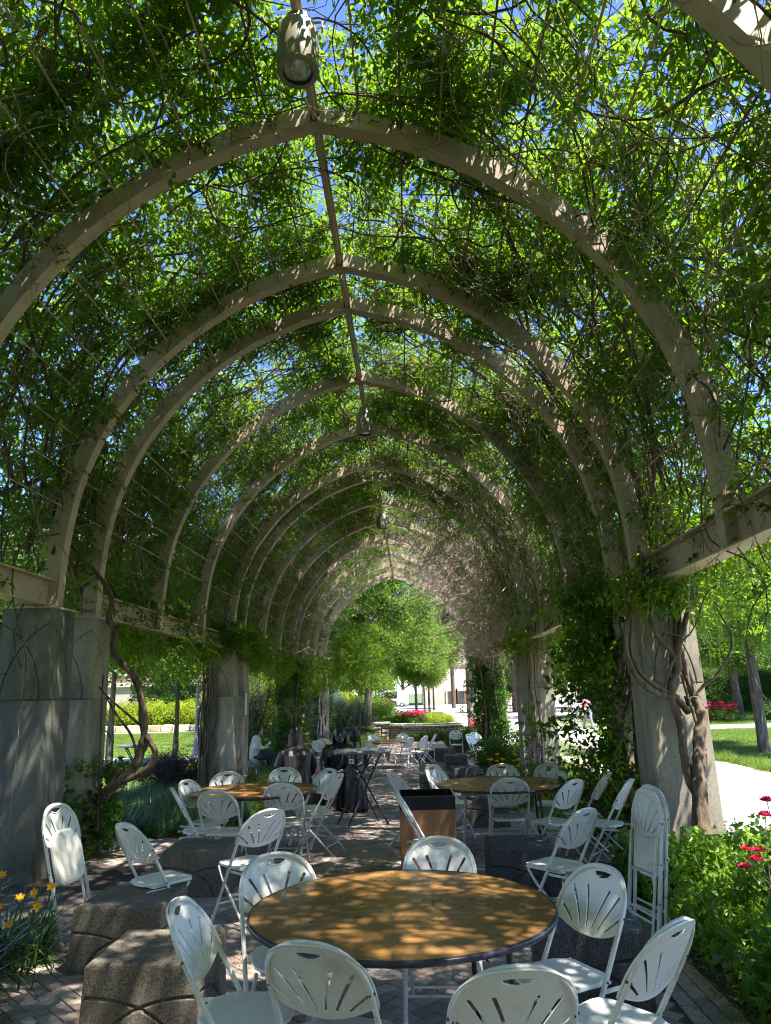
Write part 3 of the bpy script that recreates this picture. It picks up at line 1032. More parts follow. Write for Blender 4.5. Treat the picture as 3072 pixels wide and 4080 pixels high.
def wander(n, m, s0, y0, side, sdir, length, wob, off0, off1, rad0, rad1, droop=None):
    """paths over the vault: arrays (n,) of starts; returns P (n,m,3), R (n,m)"""
    t = np.linspace(0, 1, m)[None, :]
    ph = rng.uniform(0, 6.28, (n, 1)); fr = rng.uniform(1.2, 3.4, (n, 1)); ph2 = rng.uniform(0, 6.28, (n, 1)); fr2 = rng.uniform(2, 5, (n, 1))
    th = sdir[:, None] + wob * np.sin(ph + fr * 3 * t) * .8
    ds = np.cumsum(np.cos(th), 1) / m * length[:, None]; dy = np.cumsum(np.sin(th), 1) / m * length[:, None]
    s = s0[:, None] + ds; y = y0[:, None] + dy
    off = off0[:, None] + (off1 - off0)[:, None] * t + .05 * np.sin(ph2 + fr2 * 4 * t)
    sd = np.broadcast_to(side[:, None], s.shape) * np.sign(s + 1e-6); s = np.abs(s)
    V = vault(s.ravel(), sd.ravel(), y.ravel(), off.ravel()).reshape(n, m, 3)
    if droop is not None: V[..., 2] -= droop[:, None] * np.sin(np.pi * t)
    Rr = rad0[:, None] + (rad1 - rad0)[:, None] * t
    return V, Rr

parts_v, parts_f, bq = [], [], 0
def acc(V, F):
    global bq
    parts_v.append(V); parts_f.append(F + bq); bq += len(V)
# woody stems climbing from the eaves towards the ridge
ns = 210
side = rng.choice([-1, 1, 1], ns); y0 = np.concatenate([rng.choice(PAIRS[2:], 120) + rng.normal(0, .6, 120), rng.uniform(1, 33, 90)])
V, Rr = wander(ns, 26, rng.uniform(4.9, 5.8, ns), y0, side, np.pi + rng.uniform(-.75, .75, ns), rng.uniform(4, 7, ns), .8, rng.uniform(.16, .3, ns), rng.uniform(.16, .38, ns), rng.uniform(.012, .030, ns), rng.uniform(.005, .010, ns))
acc(*tubes_np(V, Rr, 6))
ns = 1100
V, Rr = wander(ns, 18, rng.uniform(.2, 5.6, ns), rng.uniform(0, 33, ns), rng.choice([-1, 1], ns), rng.uniform(0, 6.28, ns), rng.uniform(1.5, 4.0, ns), 1.3, rng.uniform(.02, .4, ns), rng.uniform(.02, .4, ns), rng.uniform(.006, .014, ns), rng.uniform(.003, .007, ns))
acc(*tubes_np(V, Rr, 5))
o = obj_np('vine_branches', np.concatenate(parts_v), np.concatenate(parts_f), M['vine_dark'], smooth=True)
tag(o, 'tangled dark woody wisteria branches woven through the arched frame', 'branches', kind='stuff')
parts_v, parts_f, bq = [], [], 0
ns = 8500
s0 = rng.uniform(.1, 5.7, ns); y0 = rng.uniform(0, 34, ns) ; sd = rng.choice([-1, 1], ns)
V, Rr = wander(ns, 9, s0, y0, sd, rng.uniform(0, 6.28, ns), rng.uniform(.3, 1.5, ns), 1.3, rng.uniform(-.02, .45, ns), rng.uniform(-.05, .45, ns), rng.uniform(.003, .0065, ns), rng.uniform(.0015, .003, ns))
acc(*tubes_np(V, Rr, 3))
# denser tangle low on both flanks
ns = 3800
V, Rr = wander(ns, 9, rng.uniform(2.6, 5.9, ns), rng.uniform(4, 34, ns), rng.choice([-1, 1, 1], ns), rng.uniform(0, 6.28, ns), rng.uniform(.4, 1.8, ns), 1.3, rng.uniform(-.1, .5, ns), rng.uniform(-.15, .5, ns), rng.uniform(.003, .007, ns), rng.uniform(.0015, .003, ns))
acc(*tubes_np(V, Rr, 3))
o = obj_np('vine_twigs', np.concatenate(parts_v), np.concatenate(parts_f), M['twig'], smooth=True)
tag(o, 'fine brown twigs tangled under the leaf roof', 'twigs', kind='stuff')
parts_v, parts_f, bq = [], [], 0
ns = 950
V, Rr = wander(ns, 14, rng.uniform(.8, 5.7, ns), rng.uniform(2.5, 24, ns), rng.choice([-1, 1, 1, 1], ns), rng.uniform(0, 6.28, ns), rng.uniform(.8, 2.6, ns), 1.2, rng.uniform(-.05, .1, ns), rng.uniform(-.3, .1, ns), rng.uniform(.003, .0062, ns), rng.uniform(.0015, .0035, ns), rng.uniform(0, .5, ns))
acc(*tubes_np(V, Rr, 4))
o = obj_np('vine_tendrils', np.concatenate(parts_v), np.concatenate(parts_f), M['twig_light'], smooth=True)
tag(o, 'pale looping tendrils hanging under the arches', 'tendrils', kind='stuff')
# bare sunlit twigs at the far plaza end
parts_v, parts_f, bq = [], [], 0
ns = 2000
V, Rr = wander(ns, 8, rng.uniform(.0, 6.0, ns), rng.uniform(19, 34.5, ns), np.ones(ns) * rng.choice([1, 1, 1, -1], ns), rng.uniform(0, 6.28, ns), rng.uniform(.3, 1.5, ns), 1.5, rng.uniform(-.2, .9, ns), rng.uniform(-.2, .9, ns), rng.uniform(.004, .009, ns), rng.uniform(.002, .004, ns))
acc(*tubes_np(V, Rr, 3))
o = obj_np('bare_twigs', np.concatenate(parts_v), np.concatenate(parts_f), M['twig_bare'], smooth=True)
tag(o, 'mass of bare pinkish twigs at the sunlit far end', 'twigs', kind='stuff')
parts_v, parts_f, bq = [], [], 0
ns = 1200
V, Rr = wander(ns, 8, rng.uniform(1.6, 6.2, ns), rng.uniform(17, 31, ns), rng.choice([1, 1, 1, 1, -1], ns), rng.uniform(0, 6.28, ns), rng.uniform(.3, 1.6, ns), 2.6, -rng.gamma(1.5, .35, ns), -rng.gamma(1.5, .35, ns), rng.uniform(.006, .013, ns), rng.uniform(.003, .006, ns))
acc(*tubes_np(V, Rr, 3))
o = obj_np('bare_twigs', np.concatenate(parts_v), np.concatenate(parts_f), M['twig_bare'], smooth=True)
tag(o, 'bare twigs hanging inside the arches on the plaza side far down the arbor', 'twigs', kind='stuff')

# ------------------------------------------------------------------ fan-back folding chairs
def plate(outer, holes, thick, surf, grid=.03):
    """flat outline with holes -> curved plate; surf(x, t, n) -> 3-D point"""
    vs = []; ed = []
    def addp(pts):
        b = len(vs); vs.extend(Vector(p) for p in pts); k = len(pts)
        for i in range(k): ed.append((b + i, b + (i + 1) % k))
    addp(outer)
    for h in holes: addp(h)
    xs_ = [p[0] for p in outer]; ys_ = [p[1] for p in outer]
    def inside(p, poly):
        c = False; j = len(poly) - 1
        for i in range(len(poly)):
            xi, yi = poly[i]; xj, yj = poly[j]
            if (yi > p[1]) != (yj > p[1]) and p[0] < (xj - xi) * (p[1] - yi) / (yj - yi) + xi: c = not c
            j = i
        return c
    x = min(xs_) + grid / 2
    while x < max(xs_):
        y = min(ys_) + grid / 2
        while y < max(ys_):
            if inside((x, y), outer) and not any(inside((x, y), h) for h in holes): vs.append(Vector((x, y)))
            y += grid
        x += grid
    r = geometry.delaunay_2d_cdt(vs, ed, [], 0, 1e-6)
    V2, F = r[0], r[2]
    keep = []
    for f in F:
        c = sum((V2[i] for i in f), Vector((0, 0))) / len(f)
        if inside((c.x, c.y), outer) and not any(inside((c.x, c.y), h) for h in holes): keep.append(tuple(f))
    mb = MB(); k = len(V2)
    top = [surf(v.x, v.y, thick / 2) for v in V2]; bot = [surf(v.x, v.y, -thick / 2) for v in V2]
    fs = list(keep) + [tuple(i + k for i in f[::-1]) for f in keep]
    cnt = {}
    for f in keep:
        for i in range(len(f)):
            e = (f[i], f[(i + 1) % len(f)])
            cnt[e] = cnt.get(e, 0) + 1
    for (a, b) in cnt:
        if (b, a) not in cnt: fs.append((b, a, a + k, b + k))
    mb.add(top + bot, fs)
    return mb

FOOT = Vector((0, .215, 0)); DIR = Vector((0, -.505, .885)); FL = DIR.length; DIR = DIR / FL
FN = Vector((0, DIR.z, -DIR.y))      # towards the sitter, up and forward
def fr(x, t, n=0.0):
    return Vector((x, FOOT.y, 0)) + DIR * t + FN * n
HW = .212; T0 = FL - .228; HT = .228
def hoop(a, k=1.0):
    ca, sa = math.cos(a), math.sin(a)
    e = .86
    return (HW * k * math.copysign(abs(ca) ** e, ca), T0 + HT * k * abs(sa) ** e)
def frame_path():
    p = [fr(-.212, 0), fr(-.212, .25), fr(-HW, T0)]
    p += [fr(*hoop(math.pi - math.pi * i / 18)) for i in range(1, 18)]
    p += [fr(HW, T0), fr(.212, .25), fr(.212, 0)]
    return p
def shell_surf(x, t, n):
    k = 1 - (x / .23) ** 2
    return fr(x, t, .012 + n - .034 * max(0, k))
def shell_outline():
    o = []
    for i in range(0, 25):
        a = math.pi * i / 24
        x, t = hoop(a, 1.055); o.append((x, t))
    o += [(-HW * 1.06, T0 - .04), (-HW * 1.05, T0 - .062), (-HW * .93, T0 - .060)]
    for i in range(1, 12):
        u = -1 + 2 * i / 12
        o.append((u * HW * .93, T0 - .060 - .040 * (1 - u * u)))
    o += [(HW * .93, T0 - .060), (HW * 1.05, T0 - .062), (HW * 1.06, T0 - .04)]
    return o
def slot(ang, r0, r1, w0, w1, bend):
    cx, cy_ = 0.0, T0 - .20
    c = []
    for i in range(7):
        q = i / 6; r = r0 + (r1 - r0) * q
        a = ang * (1 + bend * (q - .5))
        c.append((cx + r * math.sin(a), cy_ + r * math.cos(a), w0 + (w1 - w0) * q))
    L_, R_ = [], []
    for i, (x, y, w) in enumerate(c):
        x0, y0, _ = c[max(i - 1, 0)]; x1, y1, _ = c[min(i + 1, 6)]
        t = Vector((x1 - x0, y1 - y0)).normalized()
        L_.append((x - t.y * w, y + t.x * w)); R_.append((x + t.y * w, y - t.x * w))
    tip = (c[-1][0] + (c[-1][0] - c[-2][0]) * .12, c[-1][1] + (c[-1][1] - c[-2][1]) * .12)
    return R_ + [tip] + L_[::-1]
SL = []
for s in (-1, 1):
    for a, r0, r1 in ((9, .135, .345), (26, .148, .345), (43, .175, .325), (60, .215, .30)):
        SL.append(slot(R(a) * s, r0, r1, .0050, .0085, .14))
HANDLE = [(-.062, T0 + .200), (-.045, T0 + .184), (-.022, T0 + .176), (0, T0 + .173), (.022, T0 + .176), (.045, T0 + .184), (.062, T0 + .200), (.035, T0 + .2065), (0, T0 + .2085), (-.035, T0 + .2065)]
# keep the two middle slots clear of the hand hole
SL = [SL[i] if i not in (0, 4) else slot(R(10.5) * (-1 if i == 0 else 1), .135, .335, .0050, .0085, .55) for i in range(8)]

def chair_meshes(shell_mat, tube_mat):
    d = {}
    mb = MB(); mb.tube(frame_path(), .0122, 8); d['front_frame'] = mb.mesh('front_frame', tube_mat)
    d['backrest'] = plate(shell_outline(), SL + [HANDLE], .005, shell_surf, .034).mesh('backrest', shell_mat)
    # rim lip round the shell
    mb = MB()
    mb.tube([shell_surf(x, t, .001) for x, t in shell_outline()], .0052, 5, closed=True)
    mb.tube([shell_surf(x, t - .004, .004) for x, t in HANDLE[:7]], .005, 5)
    d['backrest_rim'] = mb.mesh('backrest_rim', shell_mat)
    # seat
    so = []
    for i in range(28):
        a = 2 * math.pi * i / 28
        ca, sa = math.cos(a), math.sin(a)
        e = .62
        hx = .185 + .018 * sa
        so.append((hx * math.copysign(abs(ca) ** e, ca), .045 + .205 * math.copysign(abs(sa) ** e, sa)))
    def seat_surf(x, y, n):
        r = max(abs(x) / .2, abs(y - .045) / .205)
        return Vector((x, y, .447 - .008 * (1 - r * r) - .02 * max(0, (r - .86) / .14) ** 2 * .6 + n))
    d['seat'] = plate(so, [], .014, seat_surf, .045).mesh('seat', shell_mat)
    mb = MB()
    mb.box((0, .045, .43), (.165, .17, .006))
    d['seat_pan'] = mb.mesh('seat_pan', tube_mat)
    # rear legs
    for nm, s in (('rear_leg', -1), ('rear_leg_b', 1)):
        mb = MB(); mb.tube([(s * .186, .175, .425), (s * .186, .10, .33), (s * .186, -.235, .035), (s * .186, -.265, .0)], .0105, 7)
        d[nm] = mb.mesh('rear_leg', tube_mat)
    mb = MB(); mb.tube([(-.186, -.185, .08), (.186, -.185, .08)], .0085, 6); d['rear_stretcher'] = mb.mesh('stretcher', tube_mat)
    mb = MB(); mb.tube([fr(-.212, .17), fr(.212, .17)], .0085, 6); d['front_stretcher'] = mb.mesh('stretcher', tube_mat)
    for nm, s in (('brace', -1), ('brace_b', 1)):
        mb = MB(); mb.box((s * .199, -.12, .415), (.002, .085, .009)); d[nm] = mb.mesh('brace', tube_mat)
    mb = MB()
    for s in (-1, 1):
        for t in (T0 + .02, .53, .27):
            p = fr(s * .225, t, .0); mb.ball(p, .006, 6, 4)
            p = fr(s * .21, t, -.0125); mb.ball(p, .0045, 6, 4)
    d['rivet'] = mb.mesh('rivets', M['rivet'])
    mb = MB()
    for s in (-1, 1):
        mb.tube([fr(s * .212, -.002), fr(s * .212, .05)], .0155, 8)
    d['foot_cap'] = mb.mesh('foot_caps', shell_mat)
    return d

CM = chair_meshes(M['white_plastic'], M['white_tube'])
CMG = chair_meshes(M['grimy_plastic'], M['white_tube'])
def make_chair(md, folded=False):
    t = thing('folding_chair', '-', 'chair', group='white fan-back folding chairs')
    def P_(nm, key, par=t, kind=None):
        o = bpy.data.objects.new(nm, md[key]); COL.objects.link(o); o.parent = par
        if kind: tag(o, kind=kind)
        return o
    P_('front_frame', 'front_frame'); b = P_('backrest', 'backrest'); P_('rim', 'backrest_rim', b)
    P_('rivet', 'rivet', t, 'stuff'); P_('foot_cap', 'foot_cap', t, 'stuff'); P_('stretcher', 'front_stretcher')
    if not folded:
        s = P_('seat', 'seat'); P_('seat_pan', 'seat_pan', s)
        P_('rear_leg', 'rear_leg'); P_('rear_leg', 'rear_leg_b'); P_('stretcher', 'rear_stretcher')
        P_('brace', 'brace'); P_('brace', 'brace_b')
    else:
        # seat and rear legs swung flat against the frame
        pv = Vector((0, -.06, .43))
        ang = math.atan2(DIR.z, DIR.y) - math.pi       # seat plane swings up parallel to the frame
        o = P_('seat', 'seat')
        A = Matrix.Rotation(math.atan2(DIR.z, -DIR.y) * -1 + math.pi, 4, 'X') if False else None
        fwd = -DIR            # local +y of the seat points down the frame
        upv = FN
        rx = fwd.cross(upv)
        m = Matrix(((rx.x, fwd.x, upv.x, 0), (rx.y, fwd.y, upv.y, 0), (rx.z, fwd.z, upv.z, 0), (0, 0, 0, 1)))
        c = fr(0, .62, .022)
        o.matrix_local = Matrix.Translation(c) @ m @ Matrix.Translation((0, -.045, -.447))
        sp = P_('seat_pan', 'seat_pan', o)
        for k, sx in (('l', -.186), ('r', .186)):
            mb = MB(); mb.tube([fr(sx, .70, -.022), fr(sx, .30, -.022), fr(sx * .96, -.0 + .03, -.022)], .0105, 7)
            mb.build('rear_leg', M['white_tube'], t)
        mb = MB(); mb.tube([fr(-.186, .13, -.022), fr(.186, .13, -.022)], .0085, 6); mb.build('stretcher', M['white_tube'], t)
        mb = MB(); mb.tube([fr(-.186, .36, -.022), fr(-.15, .44, -.022), fr(.15, .44, -.022), fr(.186, .36, -.022)], .0085, 6); mb.build('brace', M['white_tube'], t)
    return t
chair0 = make_chair(CM); chair1 = make_chair(CMG)
CH = [
    ('A1', -2.03, 5.96, 52, 'white folding chair on its own between two concrete seat blocks at the lawn side'),
    ('A2', -2.35, 8.18, 20, 'white chair seen edge-on at the lawn end of the left round table'),
    ('A3', -2.45, 8.79, -18, 'brightly lit white chair tucked in at the lawn end of the left round table'),
    ('A4', -2.04, 8.06, 82, 'white chair seen from behind, first at the near side of the left round table'),
    ('A5', -2.41, 9.53, -80, 'white chair behind the left round table in front of the pillar'),
    ('B1', -1.72, 9.99, -75, 'white chair behind the left round table just before the seated dark statue'),
    ('B2', -1.47, 8.60, 88, 'white chair seen from behind at the near right of the left round table'),
    ('B3', -1.43, 6.51, 135, 'white chair standing in the aisle in front of the left round table'),
    ('B4', -1.33, 9.74, -133, 'white chair turned to the left table with the cocktail table behind it'),
    ('B5', -1.21, 9.34, 163, 'white chair seen side-on by the aisle end of the left round table'),
    ('B6', -0.73, 4.26, -68, 'white chair behind the front table, its seat pushed under the wooden top'),
    ('B7', -0.82, 3.56, 0, 'white chair sideways between the front seat block and the front table'),
    ('B8', -0.34, 3.24, 73, 'white chair seen from behind at the near edge of the front table'),
    ('C1', -0.04, 9.44, 30, 'white chair in the aisle half hidden behind the brown bin'),
    ('C2', 0.10, 7.25, 0, 'white chair seen edge-on standing against the brown bin'),
    ('C3', 0.45, 9.98, -36, 'white chair facing the right round table before the stacked seat blocks'),
    ('C4', 1.14, 9.75, -90, 'white chair behind the right round table before the yellow flowers'),
    ('C5', 1.02, 8.60, 92, 'white chair seen from behind pulled up to the near side of the right round table'),
    ('C6', 0.12, 4.62, -92, 'white chair facing the camera across the front table'),
    ('D1', 1.71, 9.70, -103, 'white chair behind the right round table before the pale pillar'),
    ('D2', 1.48, 8.25, 132, 'white chair at the plaza end of the right round table'),
    ('D3', 1.95, 8.87, 150, 'white chair glimpsed through the ivy beyond the right round table'),
    ('D4', 1.98, 8.10, 150, 'lower white chair glimpsed through the ivy beside the right round table'),
    ('D5', 1.12, 6.20, 132, 'white chair behind the dark seat block in front of the right round table'),
    ('R1', 0.70, 3.93, -150, 'white chair with sun spots on its seat to the right of the front table'),
    ('R2', 0.81, 3.36, 132, 'white chair in the lower right corner seen from behind'),
    ('R3', 0.29, 2.98, 95, 'white chair seen from behind in the middle of the lower edge'),
    ('E1', -2.50, 20.32, 60, 'far white chair nearest the statue at the far left table'),
    ('E2', -2.61, 22.20, 70, 'far white chair behind another at the far left table'),
    ('E3', -2.37, 20.88, 140, 'far white chair turned sideways beside the bearded statue'),
    ('E4', -1.00, 19.60, 35, 'far white chair under the dark cocktail table edge'),
    ('E5', -1.20, 24.01, -60, 'far white chair behind the far round table on its lawn side'),
    ('F1', -0.40, 23.98, -95, 'far white chair behind the far round table before the stone wall'),
    ('F2', -0.34, 21.18, 150, 'far white chair at the near right of the far round table'),
    ('F3', 0.09, 22.14, 150, 'far white chair, middle of the three in a row beside the far round table'),
    ('F4', 0.39, 23.47, 168, 'far white chair seen edge-on at the end of the row before the stone wall'),
    ('F5', 1.41, 25.34, -92, 'far white chair facing the camera behind the seat blocks'),
    ('F6', 2.04, 23.75, -60, 'rear one of two far white chairs pushed together near the ivy pillar'),
    ('F7', 1.84, 22.25, -40, 'front one of two far white chairs pushed together near the ivy pillar'),
    ('F8', 2.70, 21.33, -100, 'far white chair standing among the flowers behind the leafy pillar'),
]
first = {0: chair0, 1: chair1}; used = set()
for i, (k, x, y, a, lab) in enumerate(CH):
    g = 1 if k in ('A4', 'B8', 'C5', 'D5', 'C2') else 0
    o = first[g] if g not in used else copy_tree(first[g]); used.add(g)
    o['label'] = lab
    o.location = (x, y, zg(x, y) + .006)
    o.rotation_euler = (0, 0, R(a - 90))
# folded ones leaning on the pillars: local frame tipped upright
def lean(x, y, rz, tip, lab, z=0.0):
    c = make_chair(CMG, True); c['label'] = lab
    c.rotation_euler = (Matrix.Rotation(R(rz), 3, 'Z') @ Matrix.Rotation(R(tip), 3, 'X')).to_euler()
    c.location = (x, y, z)
    return c
lean(-2.84, 6.08, -99, -13, 'folded white chair propped upright beside the mossy pillar, seat face showing', .05)
lean(1.47, 5.90, -78, -39, 'narrow folded white chair propped in front of the vine pillar, seat underside showing', .135)
lean(1.57, 6.05, -76, -38, 'second folded white chair close behind the first by the vine pillar', .133)

# ------------------------------------------------------------------ tables
def round_table(x, y, label, rz=0.0, legs='black', rest=.762):
    z = zg(x, y)
    t = thing('round_table', label, 'table', (x, y, z), rz, 'round plywood folding tables')
    mb = MB(); mb.lathe([(.0, .757), (.748, .757), (.750, .756), (.750, .738), (0, .738)], n=72, smooth=False); mb.build('tabletop', M['plywood'], t)
    mb = MB(); mb.lathe([(.749, .7585), (.757, .7575), (.762, .752), (.762, .738), (.756, .732), (.745, .734)], n=72); mb.build('edge_band', M['black_edge'], t)
    for s in (-1, 1):
        mb = MB(); mb.box((s * .42, 0, .715), (.045, .50, .022), ch=.006); mb.build('apron', M['apron'], t)
    mb = MB(); mb.box((0, 0, .7155), (.374, .04, .021)); mb.build('cross_rail', M['apron'], t)
    for s in (-1, 1):
        lm = M['grey_tube'] if legs == 'grey' or (legs == 'mixed' and s < 0) else (M['black_tube'])
        for q in (-1, 1):
            mb = MB(); mb.tube([(s * .42, q * .42, .70), (s * .44, q * .44, .35), (s * .46, q * .46, 0)], .0135, 8); mb.build('leg', lm, t)
        mb = MB(); mb.tube([(s * .445, -.445, .22), (s * .445, .445, .22)], .011, 7); mb.build('stretcher', lm, t)
        mb = MB(); mb.box((s * .27, 0, .60), (.19, .012, .004), Euler((0, s * R(36), 0))); mb.build('brace', lm, t)
    return t
round_table(-.09, 3.93, 'nearest round table with scratched sun-spotted plywood top and dark edge', R(8), 'mixed')
# bits fallen on the near table
V, F = [], []
deb = MB()
for i in range(34):
    a = rng.uniform(0, 6.28); r = .7 * rng.random() ** .5
    x, y = -.09 + r * math.cos(a), 3.93 + r * math.sin(a); L = rng.uniform(.006, .04 if i % 5 == 0 else .014)
    b = rng.uniform(0, 6.28)
    deb.tube([(x, y, .7605), (x + L * .5 * math.cos(b), y + L * .5 * math.sin(b), .763), (x + L * math.cos(b + .3), y + L * math.sin(b + .3), .7605)], rng.uniform(.0008, .0022), 4)
tag(deb.build('leaf_litter', M['vine_dark']), 'small dry twigs and leaf bits on the nearest wooden table top', 'litter', kind='stuff')
deb = MB()
for (dx, dy) in [(-.25, .35), (-.05, .35), (.2, .33), (.42, .3), (-.35, .05), (-.2, .04), (.12, -.02), (.3, -.03), (-.42, -.22), (.25, -.33), (.45, -.30), (0, -.5), (-.1, .5), (.35, .1)]:
    deb.box((-.09 + dx, 3.93 + dy, .7575), (.010, .0028, .0012))
tag(deb.build('staple_marks', M['rivet']), 'small dark rivet heads set into the nearest table top', 'rivets', kind='stuff')
round_table(-1.93, 9.0, 'round table on the lawn side with chairs around it, sunlit reddish top', R(20), 'grey')
round_table(1.01, 9.12, 'round table on the plaza side with half its top in shade', R(-5), 'mixed')
round_table(-.75, 22.2, 'far round table half hidden by the dark cocktail table', R(10), 'grey')
round_table(-2.95, 21.4, 'far round table behind the seated dark statue', R(10), 'grey')

def cocktail(x, y, z, label, rz, topmat, legmat, r=.42, h=1.07):
    t = thing('cocktail_table', label, 'table', (x, y, z), rz, 'tall folding cocktail tables')
    mb = MB(); mb.lathe([(0, h), (r - .01, h), (r, h - .012), (r, h - .035), (r - .015, h - .042), (0, h - .042)], n=48); mb.build('tabletop', topmat, t)
    mb = MB(); mb.box((0, 0, h - .055), (.25, .03, .012)); mb.box((0, 0, h - .07), (.03, .25, .0025)); mb.build('mount', legmat, t)
    for s in (-1, 1):
        for q in (-1, 1):
            mb = MB(); mb.tube([(s * .23 * 1, q * (.17 if s > 0 else .14), h - .06), (-s * .04, q * (.19 if s > 0 else .16), h * .48), (-s * .33, q * (.22 if s > 0 else .19), 0)], .0135, 7); mb.build('leg', legmat, t)
        mb = MB(); mb.tube([(-s * .26, -.205, .22), (-s * .26, .205, .22)], .010, 6); mb.build('stretcher', legmat, t)
        mb = MB(); mb.tube([(s * .12, -.15, h * .76), (s * .10, 0, h * .70), (s * .12, .15, h * .76)], .009, 6); mb.build('brace', legmat, t)
    return t
cocktail(-.80, 11.35, zg(-.8, 11.35), 'tall dark cocktail table in the aisle in front of the statues', R(25), M['grey_top'], M['black_tube'], .44, 1.06)
cocktail(-6.35, 16.9, zg(-6.35, 16.9), 'tall cocktail table standing alone on the grass', R(15), M['grey_top'], M['black_tube'], .41, 1.07)
tg = thing('paper_tag', 'small white tag hanging from the dark cocktail table edge', 'tag', (-.93, 10.93, zg(-.8, 11.3) + .93))
mb = MB(); mb.box((0, 0, 0), (.035, .002, .035)); mb.build('card', M['card'], tg)
mb = MB(); mb.box((0, -.0035, .0), (.015, .001, .010)); mb.build('print', M['card_print'], tg)

# ------------------------------------------------------------------ litter bin
t = thing('litter_bin', 'brown boxy litter bin with a glossy black top edge in the aisle', 'bin', (.10, 7.85, zg(0, 7.9)), R(1))
mb = MB(); mb.box((0, -.27, .345), (.275, .008, .345)); mb.build('front_panel', M['bin_brown'], t)
for s in (-1, 1):
    mb = MB(); mb.box((s * .267, .003, .345), (.008, .264, .345)); mb.build('side_panel', M['bin_brown'], t)
mb = MB(); mb.box((0, .275, .345), (.275, .008, .345)); mb.build('rear_panel', M['bin_brown'], t)
mb = MB()
mb.box((0, -.27, .755), (.278, .006, .063)); mb.box((0, .275, .755), (.278, .006, .063)); mb.box((-.272, .0, .755), (.006, .27, .063)); mb.box((.272, .0, .755), (.006, .27, .063))
mb.build('top_band', M['bin_black'], t)
mb = MB(); mb.box((0, .0, .70), (.262, .262, .006), Euler((R(6), 0, 0))); mb.build('inner_lid', M['bin_black'], t)

# ------------------------------------------------------------------ concrete seat blocks
def block_arcs(w, h):
    hw = w / 2
    def f(s):
        def g(t):
            a = t * math.pi / 2
            return (s * (-hw + 1.62 * hw * math.sin(a)), max(.001, .66 * h * math.cos(a) ** .9))
        return g
    return [arc_pts(f(1), 16), arc_pts(f(-1), 16)]
def block_mesh(w, d, h, mat):
    mb = grooved_block(w, w - .02, d, d - .02, h - .022, block_arcs, .013, .016)
    # rounded shoulder and top
    W, D = (w - .02) / 2, (d - .02) / 2
    mb.v = mb.v[:-4]; mb.f.pop(); mb.sm.pop()
    rings = []
    for (ins, z) in ((0, h - .022), (.003, h - .010), (.010, h - .003), (.022, h)):
        rings.append([(-W + ins, -D + ins, z), (W - ins, -D + ins, z), (W - ins, D - ins, z), (-W + ins, D - ins, z)])
    b = []
    vs = [p for r in rings for p in r]; fs = []
    for i in range(3):
        for j in range(4):
            fs.append((i * 4 + j, i * 4 + (j + 1) % 4, (i + 1) * 4 + (j + 1) % 4, (i + 1) * 4 + j))
    fs.append((12, 13, 14, 15))
    mb.add(vs, fs)
    return mb.mesh('seat_block', mat)
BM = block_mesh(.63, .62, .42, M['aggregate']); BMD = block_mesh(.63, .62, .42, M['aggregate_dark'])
BL = [(-1.50, 4.53, 0, 0, 'front concrete seat block with crossing grooves beside the sideways chair'),
      (-2.08, 5.64, 0, 0, 'second concrete seat block before the folded chair on the mossy pillar'),
      (-2.13, 7.60, 0, 0, 'concrete seat block behind the lone chair before the left round table'),
      (.97, 7.40, 0, 1, 'dark concrete seat block in front of the right round table'),
      (1.02, 4.98, -3, 1, 'dark concrete seat block behind the sun-spotted chair'),
      (.99, 11.1, 0, 0, 'concrete seat block under the right round table'),
      (.38, 14.9, 0, 1, 'dark seat block low behind the chair at the right round table'),
      (.40, 17.6, 0, 0, 'sunlit seat block atop the dark cluster beside the aisle'),
      (1.08, 16.3, 0, 1, 'dark seat block at the right of the cluster before the flowers'),
      (1.10, 20.6, 0, 0, 'shade-striped seat block behind the cluster under the far facing chair'),
      (.30, 24.3, 0, 1, 'far dark seat block under the row of far chairs'),
      (.96, 24.2, 0, 1, 'far dark seat block beside the facing far chair'),
      (-1.15, 24.9, 0, 0, 'far seat block at the lawn end of the far round table'),
      (-2.30, 18.3, 0, 0, 'seat block between the seated statue and the bearded statue'),
      (-1.62, 13.5, 0, 0, 'seat block just behind the left table beside the statues')]
for x, y, a, dk, lab in BL:
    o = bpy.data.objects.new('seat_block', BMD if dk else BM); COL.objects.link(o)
    o.location = (x, y, zg(x, y)); o.rotation_euler = (0, 0, R(a)); tag(o, lab, 'seat block', 'grooved concrete seat blocks')

